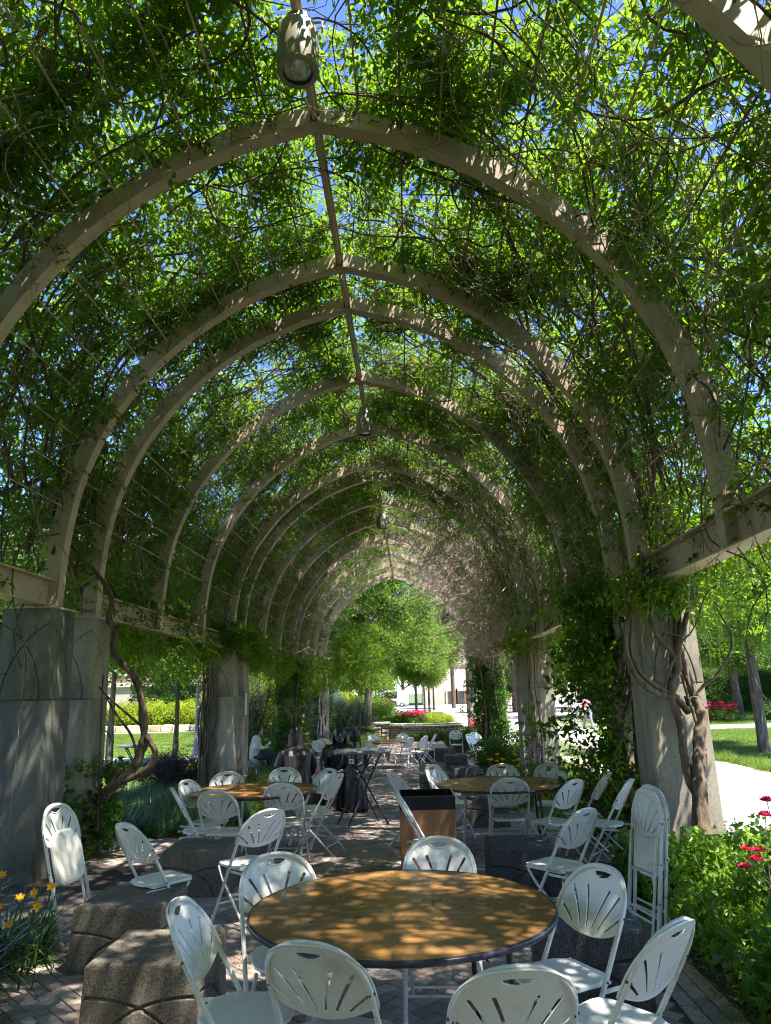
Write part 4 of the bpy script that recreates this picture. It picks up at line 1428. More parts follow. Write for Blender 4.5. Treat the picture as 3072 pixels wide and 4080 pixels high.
# ------------------------------------------------------------------ climbing vines on the pillars
def smooth_path(pts, m=5):
    P = [Vector(p) for p in pts]; P = [P[0] * 2 - P[1]] + P + [P[-1] * 2 - P[-2]]
    out = []
    for i in range(1, len(P) - 2):
        a, b, c, d = P[i - 1:i + 3]
        for k in range(m):
            t = k / m
            out.append(.5 * ((2 * b) + (-a + c) * t + (2 * a - 5 * b + 4 * c - d) * t * t + (-a + 3 * b - 3 * c + d) * t ** 3))
    out.append(P[-2]); return out
def woody(mb, pts, r0, r1, n=10, knob=.18, twist=None):
    p = smooth_path(pts); k = len(p); rr = []
    ph = random.uniform(0, 9)
    for i in range(k):
        t = i / (k - 1)
        rr.append((r0 + (r1 - r0) * t) * (1 + knob * mnoise.noise(Vector((ph, i * .45, 0)))))
        if twist:
            a = twist[1] * t * 6.283 + twist[2]
            p[i] = p[i] + Vector((math.cos(a) * twist[0], math.sin(a) * twist[0] * .7, 0))
    b0 = len(mb.v); mb.tube(p, rr, max(n, 12) if r0 > .03 else n); m_ = max(n, 12) if r0 > .03 else n
    if r0 > .03:
        for i in range(k):
            for j in range(m_):
                v = Vector(mb.v[b0 + i * m_ + j]); d = v - p[i]
                q = 1 + .13 * math.sin(3 * 6.283 * j / m_ + i * .35 + ph) + .20 * mnoise.noise(Vector((v.x * 26, v.y * 26, v.z * 7)))
                w = p[i] + d * q; mb.v[b0 + i * m_ + j] = (w.x, w.y, w.z)
vine = thing('climbing_vine', 'thick twisted wisteria trunk climbing the front of the near plaza-side pillar', 'vine', (2.7, 7.35, 0))
def vpart(nm, mb, mat, par, kind=None):
    o = mb.build(nm, mat, par, True)
    if kind: tag(o, kind=kind)
    return o
mb = MB()
woody(mb, [(2.60, 7.24, -.12), (2.65, 7.28, .1), (2.68, 7.32, .22), (2.74, 7.38, .36), (2.74, 7.44, .5), (2.76, 7.5, .72), (2.80, 7.55, .92), (2.83, 7.60, 1.1), (2.88, 7.66, 1.3), (2.95, 7.70, 1.48), (2.92, 7.76, 1.63), (2.84, 7.8, 1.62)], .080, .050, 14, .35)
vpart('trunk', mb, M['vine_bark'], vine)
mb = MB(); woody(mb, [(2.98, 7.74, 1.54), (2.94, 7.82, 1.68), (2.9, 7.84, 1.87), (2.87, 7.85, 2.05), (2.85, 7.85, 2.29), (2.84, 7.85, 2.51), (2.9, 7.85, 2.83), (2.95, 7.85, 3.2)], .05, .034, 10, .25); vpart('limb', mb, M['vine_bark'], vine)
mb = MB(); woody(mb, [(2.88, 7.42, .02), (2.86, 7.52, .25), (2.82, 7.58, .48), (2.75, 7.61, .7), (2.73, 7.62, .9), (2.70, 7.64, 1.21), (2.69, 7.67, 1.48), (2.68, 7.68, 1.66), (2.69, 7.70, 1.84), (2.77, 7.71, 2.0), (2.77, 7.75, 2.25), (2.78, 7.77, 2.59), (2.74, 7.78, 2.84), (2.75, 7.8, 3.2)], .046, .026, 9, .15, (.022, 4.5, 0)); vpart('limb', mb, M['vine_bark'], vine)
mb = MB(); woody(mb, [(2.70, 7.50, .45), (2.73, 7.6, .72), (2.74, 7.63, .98), (2.71, 7.65, 1.17), (2.68, 7.68, 1.37), (2.71, 7.71, 1.54), (2.69, 7.73, 1.72), (2.74, 7.76, 1.87), (2.76, 7.77, 2.08), (2.83, 7.78, 2.39), (2.89, 7.8, 2.66), (2.98, 7.8, 2.85), (3.04, 7.82, 3.15)], .040, .022, 9, .15, (.024, 4.5, 3.1)); vpart('limb', mb, M['vine_bark'], vine)
for pts, r0, r1 in (
    ([(2.76, 7.72, 1.96), (2.73, 7.72, 2.13), (2.60, 7.72, 2.30), (2.53, 7.72, 2.56), (2.52, 7.72, 2.85), (2.55, 7.74, 3.2)], .030, .022),
    ([(2.76, 7.72, 1.96), (2.81, 7.70, 2.21), (2.94, 7.68, 2.55), (3.05, 7.66, 2.87), (3.13, 7.66, 3.25)], .032, .026),
    ([(2.84, 7.74, 1.52), (2.70, 7.70, 1.66), (2.50, 7.68, 1.72), (2.35, 7.66, 1.84), (2.27, 7.65, 2.0), (2.23, 7.63, 2.19), (2.25, 7.61, 2.39), (2.34, 7.6, 2.65), (2.42, 7.6, 2.94), (2.48, 7.6, 3.25)], .036, .022),
    ([(2.74, 7.72, 1.66), (2.56, 7.68, 1.76), (2.42, 7.67, 1.86), (2.32, 7.66, 2.0), (2.29, 7.66, 2.2), (2.33, 7.66, 2.45), (2.31, 7.66, 2.75), (2.30, 7.66, 3.1)], .030, .018),
    ([(2.60, 7.70, 1.74), (2.68, 7.71, 1.95), (2.78, 7.70, 2.12)], .022, .018),
    ([(2.96, 7.82, 1.70), (3.06, 7.78, 1.80), (3.17, 7.73, 1.89), (3.27, 7.70, 2.03), (3.33, 7.65, 2.18), (3.31, 7.6, 2.33), (3.23, 7.55, 2.46), (3.15, 7.5, 2.62)], .017, .010),
    ([(2.90, 7.60, 1.16), (2.88, 7.68, 1.4), (2.84, 7.72, 1.66), (2.80, 7.72, 1.9)], .02, .016),
    ([(2.79, 7.72, 2.1), (2.80, 7.72, 2.5), (2.79, 7.70, 2.8), (2.86, 7.7, 3.2)], .018, .014),
    ([(2.72, 7.74, 2.1), (2.70, 7.74, 2.5), (2.63, 7.74, 2.8), (2.60, 7.72, 3.1)], .018, .014)):
    mb = MB(); woody(mb, pts, r0, r1, 8, .12); vpart('limb', mb, M['vine_bark'], vine)
q = rng.normal(0, 1, (26, 3)) * np.array([.20, .10, .10]) + np.array([2.62, 7.5, 2.86])
scatter('leaf_spray', q - np.array(vine.location), rots(26, .5), rng.uniform(.8, 1.2, 26), WIS, vine)

vine2 = thing('climbing_vine', 'gnarled dark vine bending out past the grey pillar on the lawn side', 'vine', (-4.1, 9.5, 0))
mb = MB(); woody(mb, [(-4.15, 9.75, -.1), (-4.0, 9.45, .25), (-3.88, 9.2, .55), (-3.75, 9.05, .72), (-3.62, 9.0, .80), (-3.48, 9.0, .90), (-3.38, 9.0, 1.02), (-3.33, 9.0, 1.2), (-3.30, 9.0, 1.36), (-3.32, 9.0, 1.6), (-3.38, 9.0, 1.88), (-3.50, 9.0, 2.10), (-3.66, 9.0, 2.26), (-3.76, 9.0, 2.42), (-3.74, 8.98, 2.6), (-3.82, 8.95, 2.8), (-3.78, 8.9, 3.05), (-3.92, 8.85, 3.3), (-4.15, 8.8, 3.55), (-4.4, 8.7, 3.9)], .062, .028, 12, .35); vpart('trunk', mb, M['vine_dark'], vine2)
for pts, r0, r1 in (
    ([(-3.52, 8.97, .84), (-3.32, 8.95, .92), (-3.18, 8.95, 1.02), (-3.13, 8.95, 1.16), (-3.18, 8.95, 1.25), (-3.26, 8.97, 1.36)], .045, .03),
    ([(-3.68, 9.0, .76), (-3.60, 8.98, .92), (-3.55, 8.97, .99)], .032, .022), ([(-3.62, 8.98, .9), (-3.62, 8.98, 1.1)], .014, .010),
    ([(-3.36, 9.0, 1.05), (-3.45, 9.0, 1.35), (-3.66, 9.0, 1.62), (-3.82, 9.05, 1.82)], .018, .012),
    ([(-3.28, 9.0, 1.42), (-3.5, 9.0, 1.6), (-3.75, 9.0, 1.8), (-3.9, 9.0, 1.95)], .016, .012),
    ([(-3.80, 9.0, 0.3), (-3.80, 8.95, .9), (-3.82, 8.95, 1.4), (-3.86, 9.0, 2.1)], .013, .010)):
    mb = MB(); woody(mb, pts, r0, r1, 8, .25); vpart('limb', mb, M['vine_dark'], vine2)

def ivy_column(name, label, x, y, n, w, stems, low=.05, high=3.2, face=(-1, -1), extra=None, coll=IVY, loc=None):
    t = thing(name, label, 'ivy', (x, y, zg(x, y)))
    pts = []
    for i in range(n):
        z = rng.uniform(low, high); k = w * (1.0 + .45 * mnoise.noise(Vector((x, y, z * 2))))
        if rng.random() < .55: pts.append((face[0] * (.30 + abs(rng.normal(0, k))), rng.uniform(-.33, .33), z))
        else: pts.append((rng.uniform(-.36, .30), face[1] * (.32 + abs(rng.normal(0, k * .6))), z))
    if extra is not None: pts += [tuple(p) for p in extra]
    pts = np.array(pts)
    scatter('foliage', pts, rots(len(pts), .6, .5), rng.uniform(.7, 1.25, len(pts)), coll, t)
    if extra is not None:
        e2 = np.array([tuple(p) for p in extra])[::3] + rng.normal(0, .05, (len(extra[::3]), 3)); scatter('leaf_spray', e2, rots(len(e2), .5), rng.uniform(.8, 1.1, len(e2)), WIS, t)
    for s in stems:
        mb = MB(); woody(mb, s[0], s[1], s[2], 8, .2)
        for i, v in enumerate(mb.v): mb.v[i] = (v[0] - x, v[1] - y, v[2] - zg(x, y))
        mb.build('stem', M['vine_dark'], t)
    return t
ex = []
for i in range(120):
    z = rng.uniform(.15, 3.1); ex.append((-.5 - abs(rng.normal(0, .33)) * (1.15 - abs(z - 1.3) * .3), rng.uniform(-.55, -.1), z))
ivy_column('pillar_ivy', 'dark curtain of ivy covering the pillar behind the twisted vine', 2.82, 9.33, 170, .08,
    [([(2.75, 8.9, 3.0), (2.70, 8.9, 2.55), (2.66, 8.89, 2.07), (2.60, 8.88, 1.72), (2.46, 8.87, 1.38), (2.38, 8.86, 1.04), (2.30, 8.85, .86), (2.08, 8.84, .68), (1.98, 8.83, .55), (2.10, 8.82, .42), (2.24, 8.81, .33), (2.42, 8.85, .25), (2.6, 9.0, .1)], .022, .032),
     ([(2.62, 8.95, .0), (2.60, 8.93, 1.0), (2.66, 8.93, 2.0), (2.62, 8.95, 3.1)], .03, .025), ([(2.52, 8.95, 1.6), (2.58, 8.93, 2.3), (2.50, 8.95, 3.1)], .02, .02)], extra=ex)
t = ivy_column('pillar_ivy', 'low ivy tangle at the foot of the grey lawn-side pillar', -4.25, 9.33, 85, .12, [], low=0, high=1.1, face=(1, -1))
ivy_column('pillar_ivy', 'ivy on the far pillar beside the left-hand dark statue', RX - HX, 25.07, 420, .22, [([(-3.9, 24.7, -.3), (-3.95, 24.7, 1.2), (-3.85, 24.7, 2.9)], .04, .03)], face=(1, -1), high=3.3)
ivy_column('pillar_ivy', 'bright ivy wrapping the far pillar beside the far white chairs', RX + HX, 25.07, 560, .26, [([(2.3, 24.7, -.3), (2.4, 24.7, 1.2), (2.25, 24.7, 2.9)], .05, .03)], face=(-1, -1), high=3.3, coll=IVY)
ivy_column('pillar_ivy', 'thin ivy sprigs on the last lawn-side pillars', RX - HX, 33.47, 200, .2, [], face=(1, -1), high=3.2)
for (cx, yy, lab, mat, nst) in ((2.62, 16.26, 'slim pale twisted vine rising up the pillar by the yellow flowers', 'vine_bark', 4), (-4.55, 16.30, 'dark bundle of vine stems on the pillar behind the left round table', 'vine_dark', 9), (-4.0, 33.0, 'bare brown vine stems on the far lawn-side pillar', 'twig_bare', 12), (2.3, 25.4, 'dark vine stem beside the leafy far pillar', 'vine_dark', 3)):
    t = thing('climbing_vine', lab, 'vine', (cx, yy, zg(cx, yy)))
    for i in range(nst):
        a = random.uniform(-.12, .12) * (1 + nst * .08); mb = MB()
        pts = [(a, 0, -.05)]
        for k in range(1, 7): pts.append((a * (1 - k * .05) + random.gauss(0, .035), random.gauss(0, .02) - .02, k * .52))
        woody(mb, pts, .026, .016, 7, .25); mb.build('stem', M[mat], t)
mb = MB(); mb.tube([(-4.31, 7.93, 2.70), (-4.30, 7.93, 2.06), (-4.28, 7.92, 1.26), (-4.28, 7.91, .35)], .0025, 4)
tag(mb.build('thin_wire', M['twig_light']), 'thin pale wire hanging down the face of the mossy pillar', 'wire')

# ------------------------------------------------------------------ trees, shrubs, hedges
def tree(label, x, y, h, crown_z, rad, coll, n, tr=.12, scl=1.0, bark_='tree_bark', name='tree', cat='tree', bare=0, lean_=(0, 0), group=None, squash=1.0, fork=0):
    z0 = zg(x, y)
    t = thing(name, label, cat, (x, y, z0), group=group)
    top = h * .8
    mb = MB(); woody(mb, [(0, 0, -.1), (lean_[0] * .3, lean_[1] * .3, top * .3), (lean_[0], lean_[1], top * .65), (lean_[0] * 1.2, lean_[1] * 1.2, top)], tr, tr * .25, 9, .15); mb.build('trunk', M[bark_], t)
    for i in range(6):
        a = random.uniform(0, 6.28); zz = crown_z * .9 + (h - crown_z) * random.uniform(.0, .5); r = rad * .7
        mb = MB(); woody(mb, [(lean_[0] * .8, lean_[1] * .8, zz * .9), (r * .5 * math.cos(a), r * .5 * math.sin(a), zz + r * .25), (r * math.cos(a), r * math.sin(a), zz + r * .5)], tr * .4, tr * .12, 6, .1); mb.build('limb', M[bark_], t)
    nb = 34
    c = []
    for i in range(nb):
        v = rng.normal(0, 1, 3); v /= np.linalg.norm(v); v *= rng.uniform(.30, .95)
        c.append(v)
    c = np.array(c); hz = (h - crown_z) / 2
    idx = rng.integers(0, nb, n)
    v = rng.normal(0, 1, (n, 3)); v /= np.linalg.norm(v, axis=1, keepdims=True); v *= (rng.random((n, 1)) ** .4) * rng.uniform(.14, .36, (nb, 1))[idx]
    P = (c[idx] + v) * np.array([rad, rad, hz * squash]) + np.array([lean_[0], lean_[1], crown_z + hz])
    scatter('crown', P, rots(n), rng.uniform(.7, 1.3, n) * scl, coll, t)
    return t
def shrub(label, x, y, rx, ry, h, coll, n, scl=1.0, name='shrub', cat='shrub', group=None, z=None, low=0.0):
    z0 = zg(x, y) if z is None else z
    t = thing(name, label, cat, (x, y, z0), group=group)
    v = rng.normal(0, 1, (n, 3)); v /= np.linalg.norm(v, axis=1, keepdims=True); v *= rng.random((n, 1)) ** .45
    bump_ = 1 + .22 * np.array([mnoise.noise(Vector((a * 2.2 + x, b * 2.2, c_ * 2.2))) for a, b, c_ in v])
    P = v * bump_[:, None] * np.array([rx, ry, h * .55]) + np.array([0, 0, h * .5 + low])
    P = P[P[:, 2] > .02]
    scatter('foliage', P, rots(len(P)), rng.uniform(.7, 1.25, len(P)) * scl, coll, t)
    mb = MB()
    for i in range(5):
        a = i * 1.26; mb.tube([(0, 0, -.05), (rx * .3 * math.cos(a), ry * .3 * math.sin(a), h * .4 + low), (rx * .5 * math.cos(a), ry * .5 * math.sin(a), h * .75 + low)], .02 * max(.4, rx), 5)
    mb.build('stems', M['tree_bark'], t)
    return t
# lawn side
tree('young lawn tree with a slim brown trunk right behind the lone cocktail table', -7.75, 24.0, 6.5, 2.3, 2.3, TREEL, 520, .10)
tree('young lawn tree with a pale grey trunk beside the grey pillar', -8.75, 21.2, 6.8, 2.6, 2.4, TREE, 520, .11)
tree('broad green tree beyond the lawn behind the yellow shrubs', -19, 56, 13, 3.2, 7.0, TREEL, 1500, .35, 1.6)
tree('tall green tree at the lawn edge towards the left frame', -30, 52, 15, 3.0, 8, TREE, 1500, .4, 1.7)
tree('leafy tree behind the lawn between the two left pillars', -12.5, 60, 12, 2.6, 6.0, TREE, 1300, .3, 1.6)
tree('bright leafy tree behind the seated woman', -8.0, 44, 9, 1.6, 4.0, TREEL, 1100, .22, 1.3)
for i, (x, y, rx, h, coll, lab) in enumerate([
    (-18.5, 50.5, 3.2, 1.7, CHART, 'yellow-green shrub mound behind the low stone kerb, leftmost'), (-14.5, 50.2, 3.0, 1.8, CHART, 'yellow-green shrub mound behind the low stone kerb, middle'),
    (-10.8, 50.0, 2.6, 1.6, CHART, 'yellow-green shrub mound behind the low stone kerb, nearest the pergola'), (-16.8, 53.5, 4, 4.0, HEDGE, 'dark green shrub rising behind the yellow-green mounds'),
    (-11.5, 54, 3.6, 3.8, HEDGE, 'second dark green shrub behind the yellow-green mounds')]):
    shrub(lab, x, y, rx, 1.6, h, coll, 620, 1.9, group='shrubs beyond the lawn')
shrub('dark spruce with drooping layers behind the plaque pillar', -6.2, 28, 1.5, 1.5, 3.0, NEEDLE, 420, 1.0, 'spruce', 'spruce')
shrub('yellow shrub glowing behind the dark spruce', -7.6, 33, 2.0, 1.6, 3.2, CHART, 420, 1.5)
shrub('small blue spruce between the far pillars', -4.1, 36.5, .8, .8, 1.9, BLUEN, 260, 1.0, 'spruce', 'spruce')
shrub('dark round evergreen behind the bearded statue', -2.95, 35.5, 1.1, 1.0, 1.9, NEEDLE, 420, .9, 'evergreen', 'shrub')
shrub('dusky clipped shrub at the foot of the pillar by the lone cocktail table', -5.45, 16.6, .75, .6, .85, DUSKY, 330, 1.0)
shrub('green bushes around the seated woman', -5.4, 22.5, 1.0, 1.2, 1.2, HEDGE, 260, .9)
# centre beyond the wall
tree('tall bright tree with a grey trunk filling the far arch', -2.35, 38.5, 11.5, 1.7, 3.6, TREEL, 1300, .22, 1.15, lean_=(.15, 0))
tree('dense green tree left of the bright one in the far arch', -6.0, 42, 12.0, 1.5, 3.8, TREEL, 1100, .2, 1.2)
tree('small spreading tree with forked trunk behind the pink roses', .2, 50, 7.2, 1.7, 3.0, TREEL, 1100, .11, 1.05)
for i, (x, y) in enumerate([(1.3, 60), (1.0, 66), (2.0, 72)]):
    tree(['first', 'second', 'third'][i] + ' thin young tree in the row leading to the building door', x, y, 7.0, 2.6, 2.3, TREEL, 330, .10, 1.2, group='young trees by the plaza path')
shrub('loose green bush on the raised bed behind the stone wall', -2.7, 43, 1.6, 1.0, 1.3, TREEL, 300, .8, z=.15)
shrub('yellow-leaved bush above the raised bed', -4.6, 46, 1.8, 1.2, 1.7, CHART, 320, 1.3, z=.15)
shrub('yellow flowering ground cover on the raised bed', -1.4, 40.2, 1.4, .8, .35, CHART, 240, .8, z=.15)
shrub('yellow-green ground cover on the raised bed by the plaza', 1.1, 40.5, 1.2, .9, .40, CHART, 240, .8, z=.15)
def flowers(name, label, x, y, z0, rx, ry, h, n, mat, foliage, nf, fs=1.0, fsize=.06, cat='flowers'):
    t = thing(name, label, cat, (x, y, z0))
    q = rng.normal(0, .42, (nf, 3)); P = np.abs(q[:, 2:3]) * 0
    P = np.stack([rng.uniform(-rx, rx, nf), rng.uniform(-ry, ry, nf), rng.uniform(0.0, h * .8, nf) if foliage not in (TURF, TALLG, STRAP, GRASS) else np.zeros(nf)], 1)
    if foliage is not None: scatter('foliage', P, rots(nf, .3), rng.uniform(.7, 1.2, nf) * fs, foliage, t)
    mb = MB()
    for i in range(n):
        a, r = rng.uniform(0, 6.28), rng.random() ** .6
        cx, cy_, cz = rx * r * math.cos(a), ry * r * math.sin(a), h * rng.uniform(.75, 1.25)
        for k in range(7):
            b = k * .9 + a; d = Vector((math.cos(b), math.sin(b), rng.uniform(.1, .9))).normalized(); s_ = d.cross(Vector((0, 0, 1))).normalized()
            c0 = Vector((cx, cy_, cz)); L_ = fsize * rng.uniform(.7, 1.1)
            mb.add([c0, c0 + d * L_ * .6 + s_ * L_ * .35, c0 + d * L_, c0 + d * L_ * .6 - s_ * L_ * .35], [(0, 1, 2, 3)])
        if i % 3 == 0: mb.tube([(cx * .8, cy_ * .8, 0), (cx, cy_, cz)], .003, 3, cap=False)
    tag(mb.build('blossoms', mat, t), kind='stuff')
    return t
flowers('rose_bush', 'pink rose bush on the raised bed before the small tree', -.15, 39.6, .15, .85, .5, .55, 150, M['rose'], HEDGE, 130, .7, .10, 'rose bush')
flowers('rose_bush', 'small red rose clump right of the stone wall', 2.75, 33.0, zg(2.7, 33), .4, .4, .75, 50, M['rose'], HEDGE, 70, .8, .09, 'rose bush')
flowers('rose_bush', 'red rose bushes across the lawn by the tree trunk', 15.0, 37.5, -.03, 1.2, .7, .75, 160, M['rose'], HEDGE, 160, 1.0, .13, 'rose bush')
flowers('flower_clump', 'yellow daylilies between the pale pillar and the chairs', 1.75, 13.6, zg(1.7, 13.6), .65, .9, .62, 26, M['yellow'], TALLG, 80, 1.2, .07)
flowers('flower_clump', 'yellow and orange lilies seen through the ivy beside the path', 3.1, 13.2, -.05, .5, 1.0, .62, 34, M['yellow'], TALLG, 90, 1.2, .075)
flowers('flower_clump', 'dark red roses near the pale pillar', 2.2, 13.9, zg(2.2, 13.9), .3, .3, .75, 18, M['darkred'], HEDGE, 40, .6, .055, 'roses')
flowers('flower_clump', 'orange flowers beside the left seated statue', -2.75, 13.4, zg(-2.7, 13), .3, .3, .45, 9, M['yellow'], TALLG, 40, 1.1, .06)
shrub('leafy green shrub between the far chairs and the pale pillar', 2.3, 19.2, .8, 1.2, .95, HEDGE, 260, .8)
shrub('green shrub behind the far facing chair', 2.0, 27.8, .9, .7, .8, HEDGE, 200, .8)
shrub('low green plants in front of the stone wall', .6, 34.6, 1.6, .35, .35, HEDGE, 190, .7)
# plaza side
tree('tree with a leaning grey trunk in front of the long hedge', 17.0, 39.2, 9.0, 2.7, 4.6, TREE, 1700, .26, 1.15, lean_=(-.35, 0))
tree('leafy tree at the plaza seen through the beams', 11.5, 47, 9.5, 2.5, 4.3, TREEL, 1300, .25, 1.2)
tree('tree beyond the walking people', 8.5, 62, 10, 3.0, 3.6, TREE, 900, .25, 1.4)
tree('broad tree at the far right of the plaza', 27, 44, 12, 2.8, 6.5, TREE, 1500, .35, 1.5)
tree('bright tree just outside the beams on the plaza side', 9.6, 21, 8.0, 3.0, 3.4, TREEL, 1100, .18, 1.0)
tree('tall tree far behind the hedge', 22, 62, 15, 3, 8, TREEL, 1400, .4, 1.8)
tree('tree between the plaza and the brick building', 4.6, 84, 20, 5.2, 4.6, TREEL, 1300, .25, 1.8)
t = thing('hedge', 'long clipped green hedge beyond the plaza lawn', 'hedge', (25, 50.5, -.05))
nH = 5200
P = np.stack([rng.uniform(-12.5, 14, nH), rng.uniform(-.75, .75, nH), rng.uniform(0, 2.6, nH)], 1)
face = rng.random(nH); P[face < .6, 1] = -.75 + rng.normal(0, .06, (face < .6).sum()); P[(face >= .6) & (face < .85), 2] = 2.6 + rng.normal(0, .05, ((face >= .6) & (face < .85)).sum())
scatter('foliage', P, rots(nH), rng.uniform(.8, 1.3, nH) * 1.1, HEDGE, t)
mb = MB(); mb.box((.7, 0, 1.2), (13.0, .6, 1.2)); mb.build('inner_mass', M['soil'], t)
for i, (x, y) in enumerate([(18.6, 37.8), (21, 37.5), (23.5, 37.7)]):
    shrub(['first', 'second', 'third'][i] + ' low grey-green shrub beside the red roses', x, y, 1.3, .9, 1.0, BLUEN if i else HEDGE, 260, 1.5, group='low shrubs by the roses')
# beds near the camera, plaza side
t = thing('ground_cover_bed', 'bright green leafy shrub bed at the foot of the vine pillar', 'plants', (2.2, 5.8, 0))
nb_ = 950
a = rng.uniform(1.90, 3.5, nb_); b = rng.uniform(4.2, 7.1, nb_); keep = (a > 1.72 + .10 * np.maximum(0, b - 5))
a, b = a[keep], b[keep]
hz = np.array([.10 + .38 * (.5 + mnoise.noise(Vector((p * 2.2, q * 2.2, 1)))) for p, q in zip(a, b)]) * np.clip((a - 1.66) * 2.0, .25, 1)
P = np.stack([a, b, hz * rng.random(len(a)) ** .5 + .03], 1)
scatter('foliage', P - np.array([2.2, 5.8, 0]), rots(len(P), .55), rng.uniform(.7, 1.2, len(P)), BRIGHT, t)
P = np.stack([rng.uniform(1.66, 2.4, 260), rng.uniform(4.0, 7.2, 260), np.full(260, .02)], 1)
scatter('ground_leaves', P - np.array([2.2, 5.8, 0]), rots(260, .3), rng.uniform(.6, 1.2, 260), GROUNDL, t)
t = thing('ivy_patch', 'dark broad-leaved plants between the pillar foot and the bright shrubs', 'plants', (2.35, 7.1, 0))
P = np.stack([rng.uniform(-.45, .9, 150), rng.uniform(-.35, .3, 150), rng.uniform(.03, .42, 150)], 1)
scatter('foliage', P, rots(150, .5), rng.uniform(.9, 1.4, 150), IVY, t)
t = thing('ivy_patch', 'dark leafy clump in the lower right corner under the roses', 'plants', (2.15, 4.2, 0))
P = np.stack([rng.normal(.1, .22, 170), rng.normal(0, .3, 170), rng.uniform(.0, .5, 170)], 1)
scatter('foliage', P, rots(170, .5), rng.uniform(.8, 1.3, 170), IVY, t)
t = thing('rose_bush', 'crimson rose bush at the right edge with arching stems', 'rose bush', (2.45, 5.35, 0))
for (bx, by_, bz) in [(.05, .25, .86), (-.08, .2, .58), (.06, .22, .60), (-.16, .2, .53), (.02, .18, .50), (-.11, .24, .64), (.14, .1, .72), (.10, .3, .95), (-.02, .28, .62), (.16, .2, .55)]:
    mb = MB(); woody(mb, [(0, 0, 0), (bx * .3 + random.uniform(-.08, .08), by_ * .4, bz * .5), (bx, by_, bz)], .005, .003, 5, .1); st = mb.build('stem', M['tree_bark'], t)
    mb = MB()
    for k in range(15):
        b_ = k * 2.4; e = .25 + k * .075; d = Vector((math.cos(b_) * math.cos(e), math.sin(b_) * math.cos(e), math.sin(e))); s_ = d.cross(Vector((0, 0, 1))).normalized(); c0 = Vector((bx, by_, bz)); L_ = .062 - k * .0016
        up = s_.cross(d).normalized()
        mb.add([c0, c0 + d * L_ * .6 + s_ * L_ * .5, c0 + d * L_ + up * .008, c0 + d * L_ * .6 - s_ * L_ * .5], [(0, 1, 2, 3)], True)
    mb.build('blossom', M['rose'], t)
P = np.stack([rng.normal(.02, .16, 44), rng.normal(.15, .14, 44), rng.uniform(.05, .8, 44)], 1)
scatter('foliage', P, rots(44, .8), rng.uniform(.5, .8, 44), IVY, t)
# lawn-side day lilies
t = thing('day_lily_clump', 'day lilies with yellow trumpets at the left edge before the mossy pillar', 'lilies', (-2.95, 5.0, 0))
P = np.stack([rng.uniform(-.75, .28, 30), rng.uniform(-.75, 1.1, 30), np.zeros(30)], 1); P = P[P[:, 0] < .28 - .12 * P[:, 1]]
scatter('foliage', P, rots(len(P), .1), rng.uniform(.75, 1.1, len(P)), STRAP, t)
for (fx, fy, fz) in [(.25, 0, .50), (.36, 0, .54), (.48, 0, .59), (.54, .05, .60), (.35, -.05, .40), (.47, 0, .50), (.18, .1, .66), (.05, -.1, .5)]:
    mb = MB(); mb.tube([(fx - .1, fy + .05, 0), (fx - .05, fy + .02, fz * .6), (fx, fy, fz)], .0035, 5); mb.build('stalk', M['lilyturf'], t)
    mb = MB(); ax = Vector((random.uniform(-.5, .7), random.uniform(-1, -.2), random.uniform(.2, .8))).normalized(); e1 = ax.orthogonal().normalized(); e2 = ax.cross(e1)
    c0 = Vector((fx, fy, fz))
    for k in range(6):
        b_ = k * math.pi / 3; o_ = e1 * math.cos(b_) + e2 * math.sin(b_); s_ = ax.cross(o_)
        p1 = c0 + ax * .022 + o_ * .007; p2 = c0 + ax * .040 + o_ * .020; p3 = c0 + ax * .040 + o_ * .034
        mb.add([c0, p1 + s_ * .006, p2 + s_ * .009, p3, p2 - s_ * .009, p1 - s_ * .006], [(0, 1, 2, 3, 4, 5)])
    mb.build('blossom', M['yellow'], t)
P = np.stack([rng.uniform(-3.3, -2.55, 150), rng.uniform(4.2, 5.6, 150), np.full(150, .015)], 1)
P = P[P[:, 0] < -2.66 - .1 * (P[:, 1] - 5)]
scatter('ground_leaves', P, rots(len(P), .3), rng.uniform(.6, 1.1, len(P)), GROUNDL, None, 'pale fallen leaves and creeping plants under the day lilies', 'ground cover')
# lily turf beds
def bed(name, lab, x0, x1, y0, y1, n, coll, s=1.0, cond=None):
    x = rng.uniform(x0, x1, n); y = rng.uniform(y0, y1, n)
    if cond is not None:
        k = cond(x, y); x, y = x[k], y[k]
    P = np.stack([x, y, [zg(a, b) - .01 for a, b in zip(x, y)]], 1)
    return scatter(name, P, rots(len(P), .12), rng.uniform(.7, 1.2, len(P)) * s, coll, None, lab, 'ground cover')
bed('lilyturf', 'dark strap-leaved lilyturf filling the bed beyond the left chairs', -6.4, -2.75, 10.5, 16.2, 900, TURF, 1.0, lambda x, y: (x < -2.95) | (y > 11))
bed('lilyturf', 'grassy bed behind the statues and the left tables', -4.8, -3.4, 17, 30, 500, TURF, 1.1)
bed('bed_grass', 'long bright grass at the foot of the plaza-side pillars', 3.0, 4.05, 4.2, 8.6, 170, TALLG, .8)
bed('bed_grass', 'bright grass between the pillars and the plaza path', 1.95, 4.1, 10.6, 24, 620, TALLG, .9, lambda x, y: (x > 2.0) | (y > 11))
bed('bed_grass', 'sunlit tall grass at the lawn side of the stone wall', -3.8, -1.7, 30, 36.2, 420, TALLG, 1.3)
bed('bed_grass', 'grass in front of the raised bed by the plaza', 1.9, 4.0, 27.6, 36.0, 260, TALLG, .8)
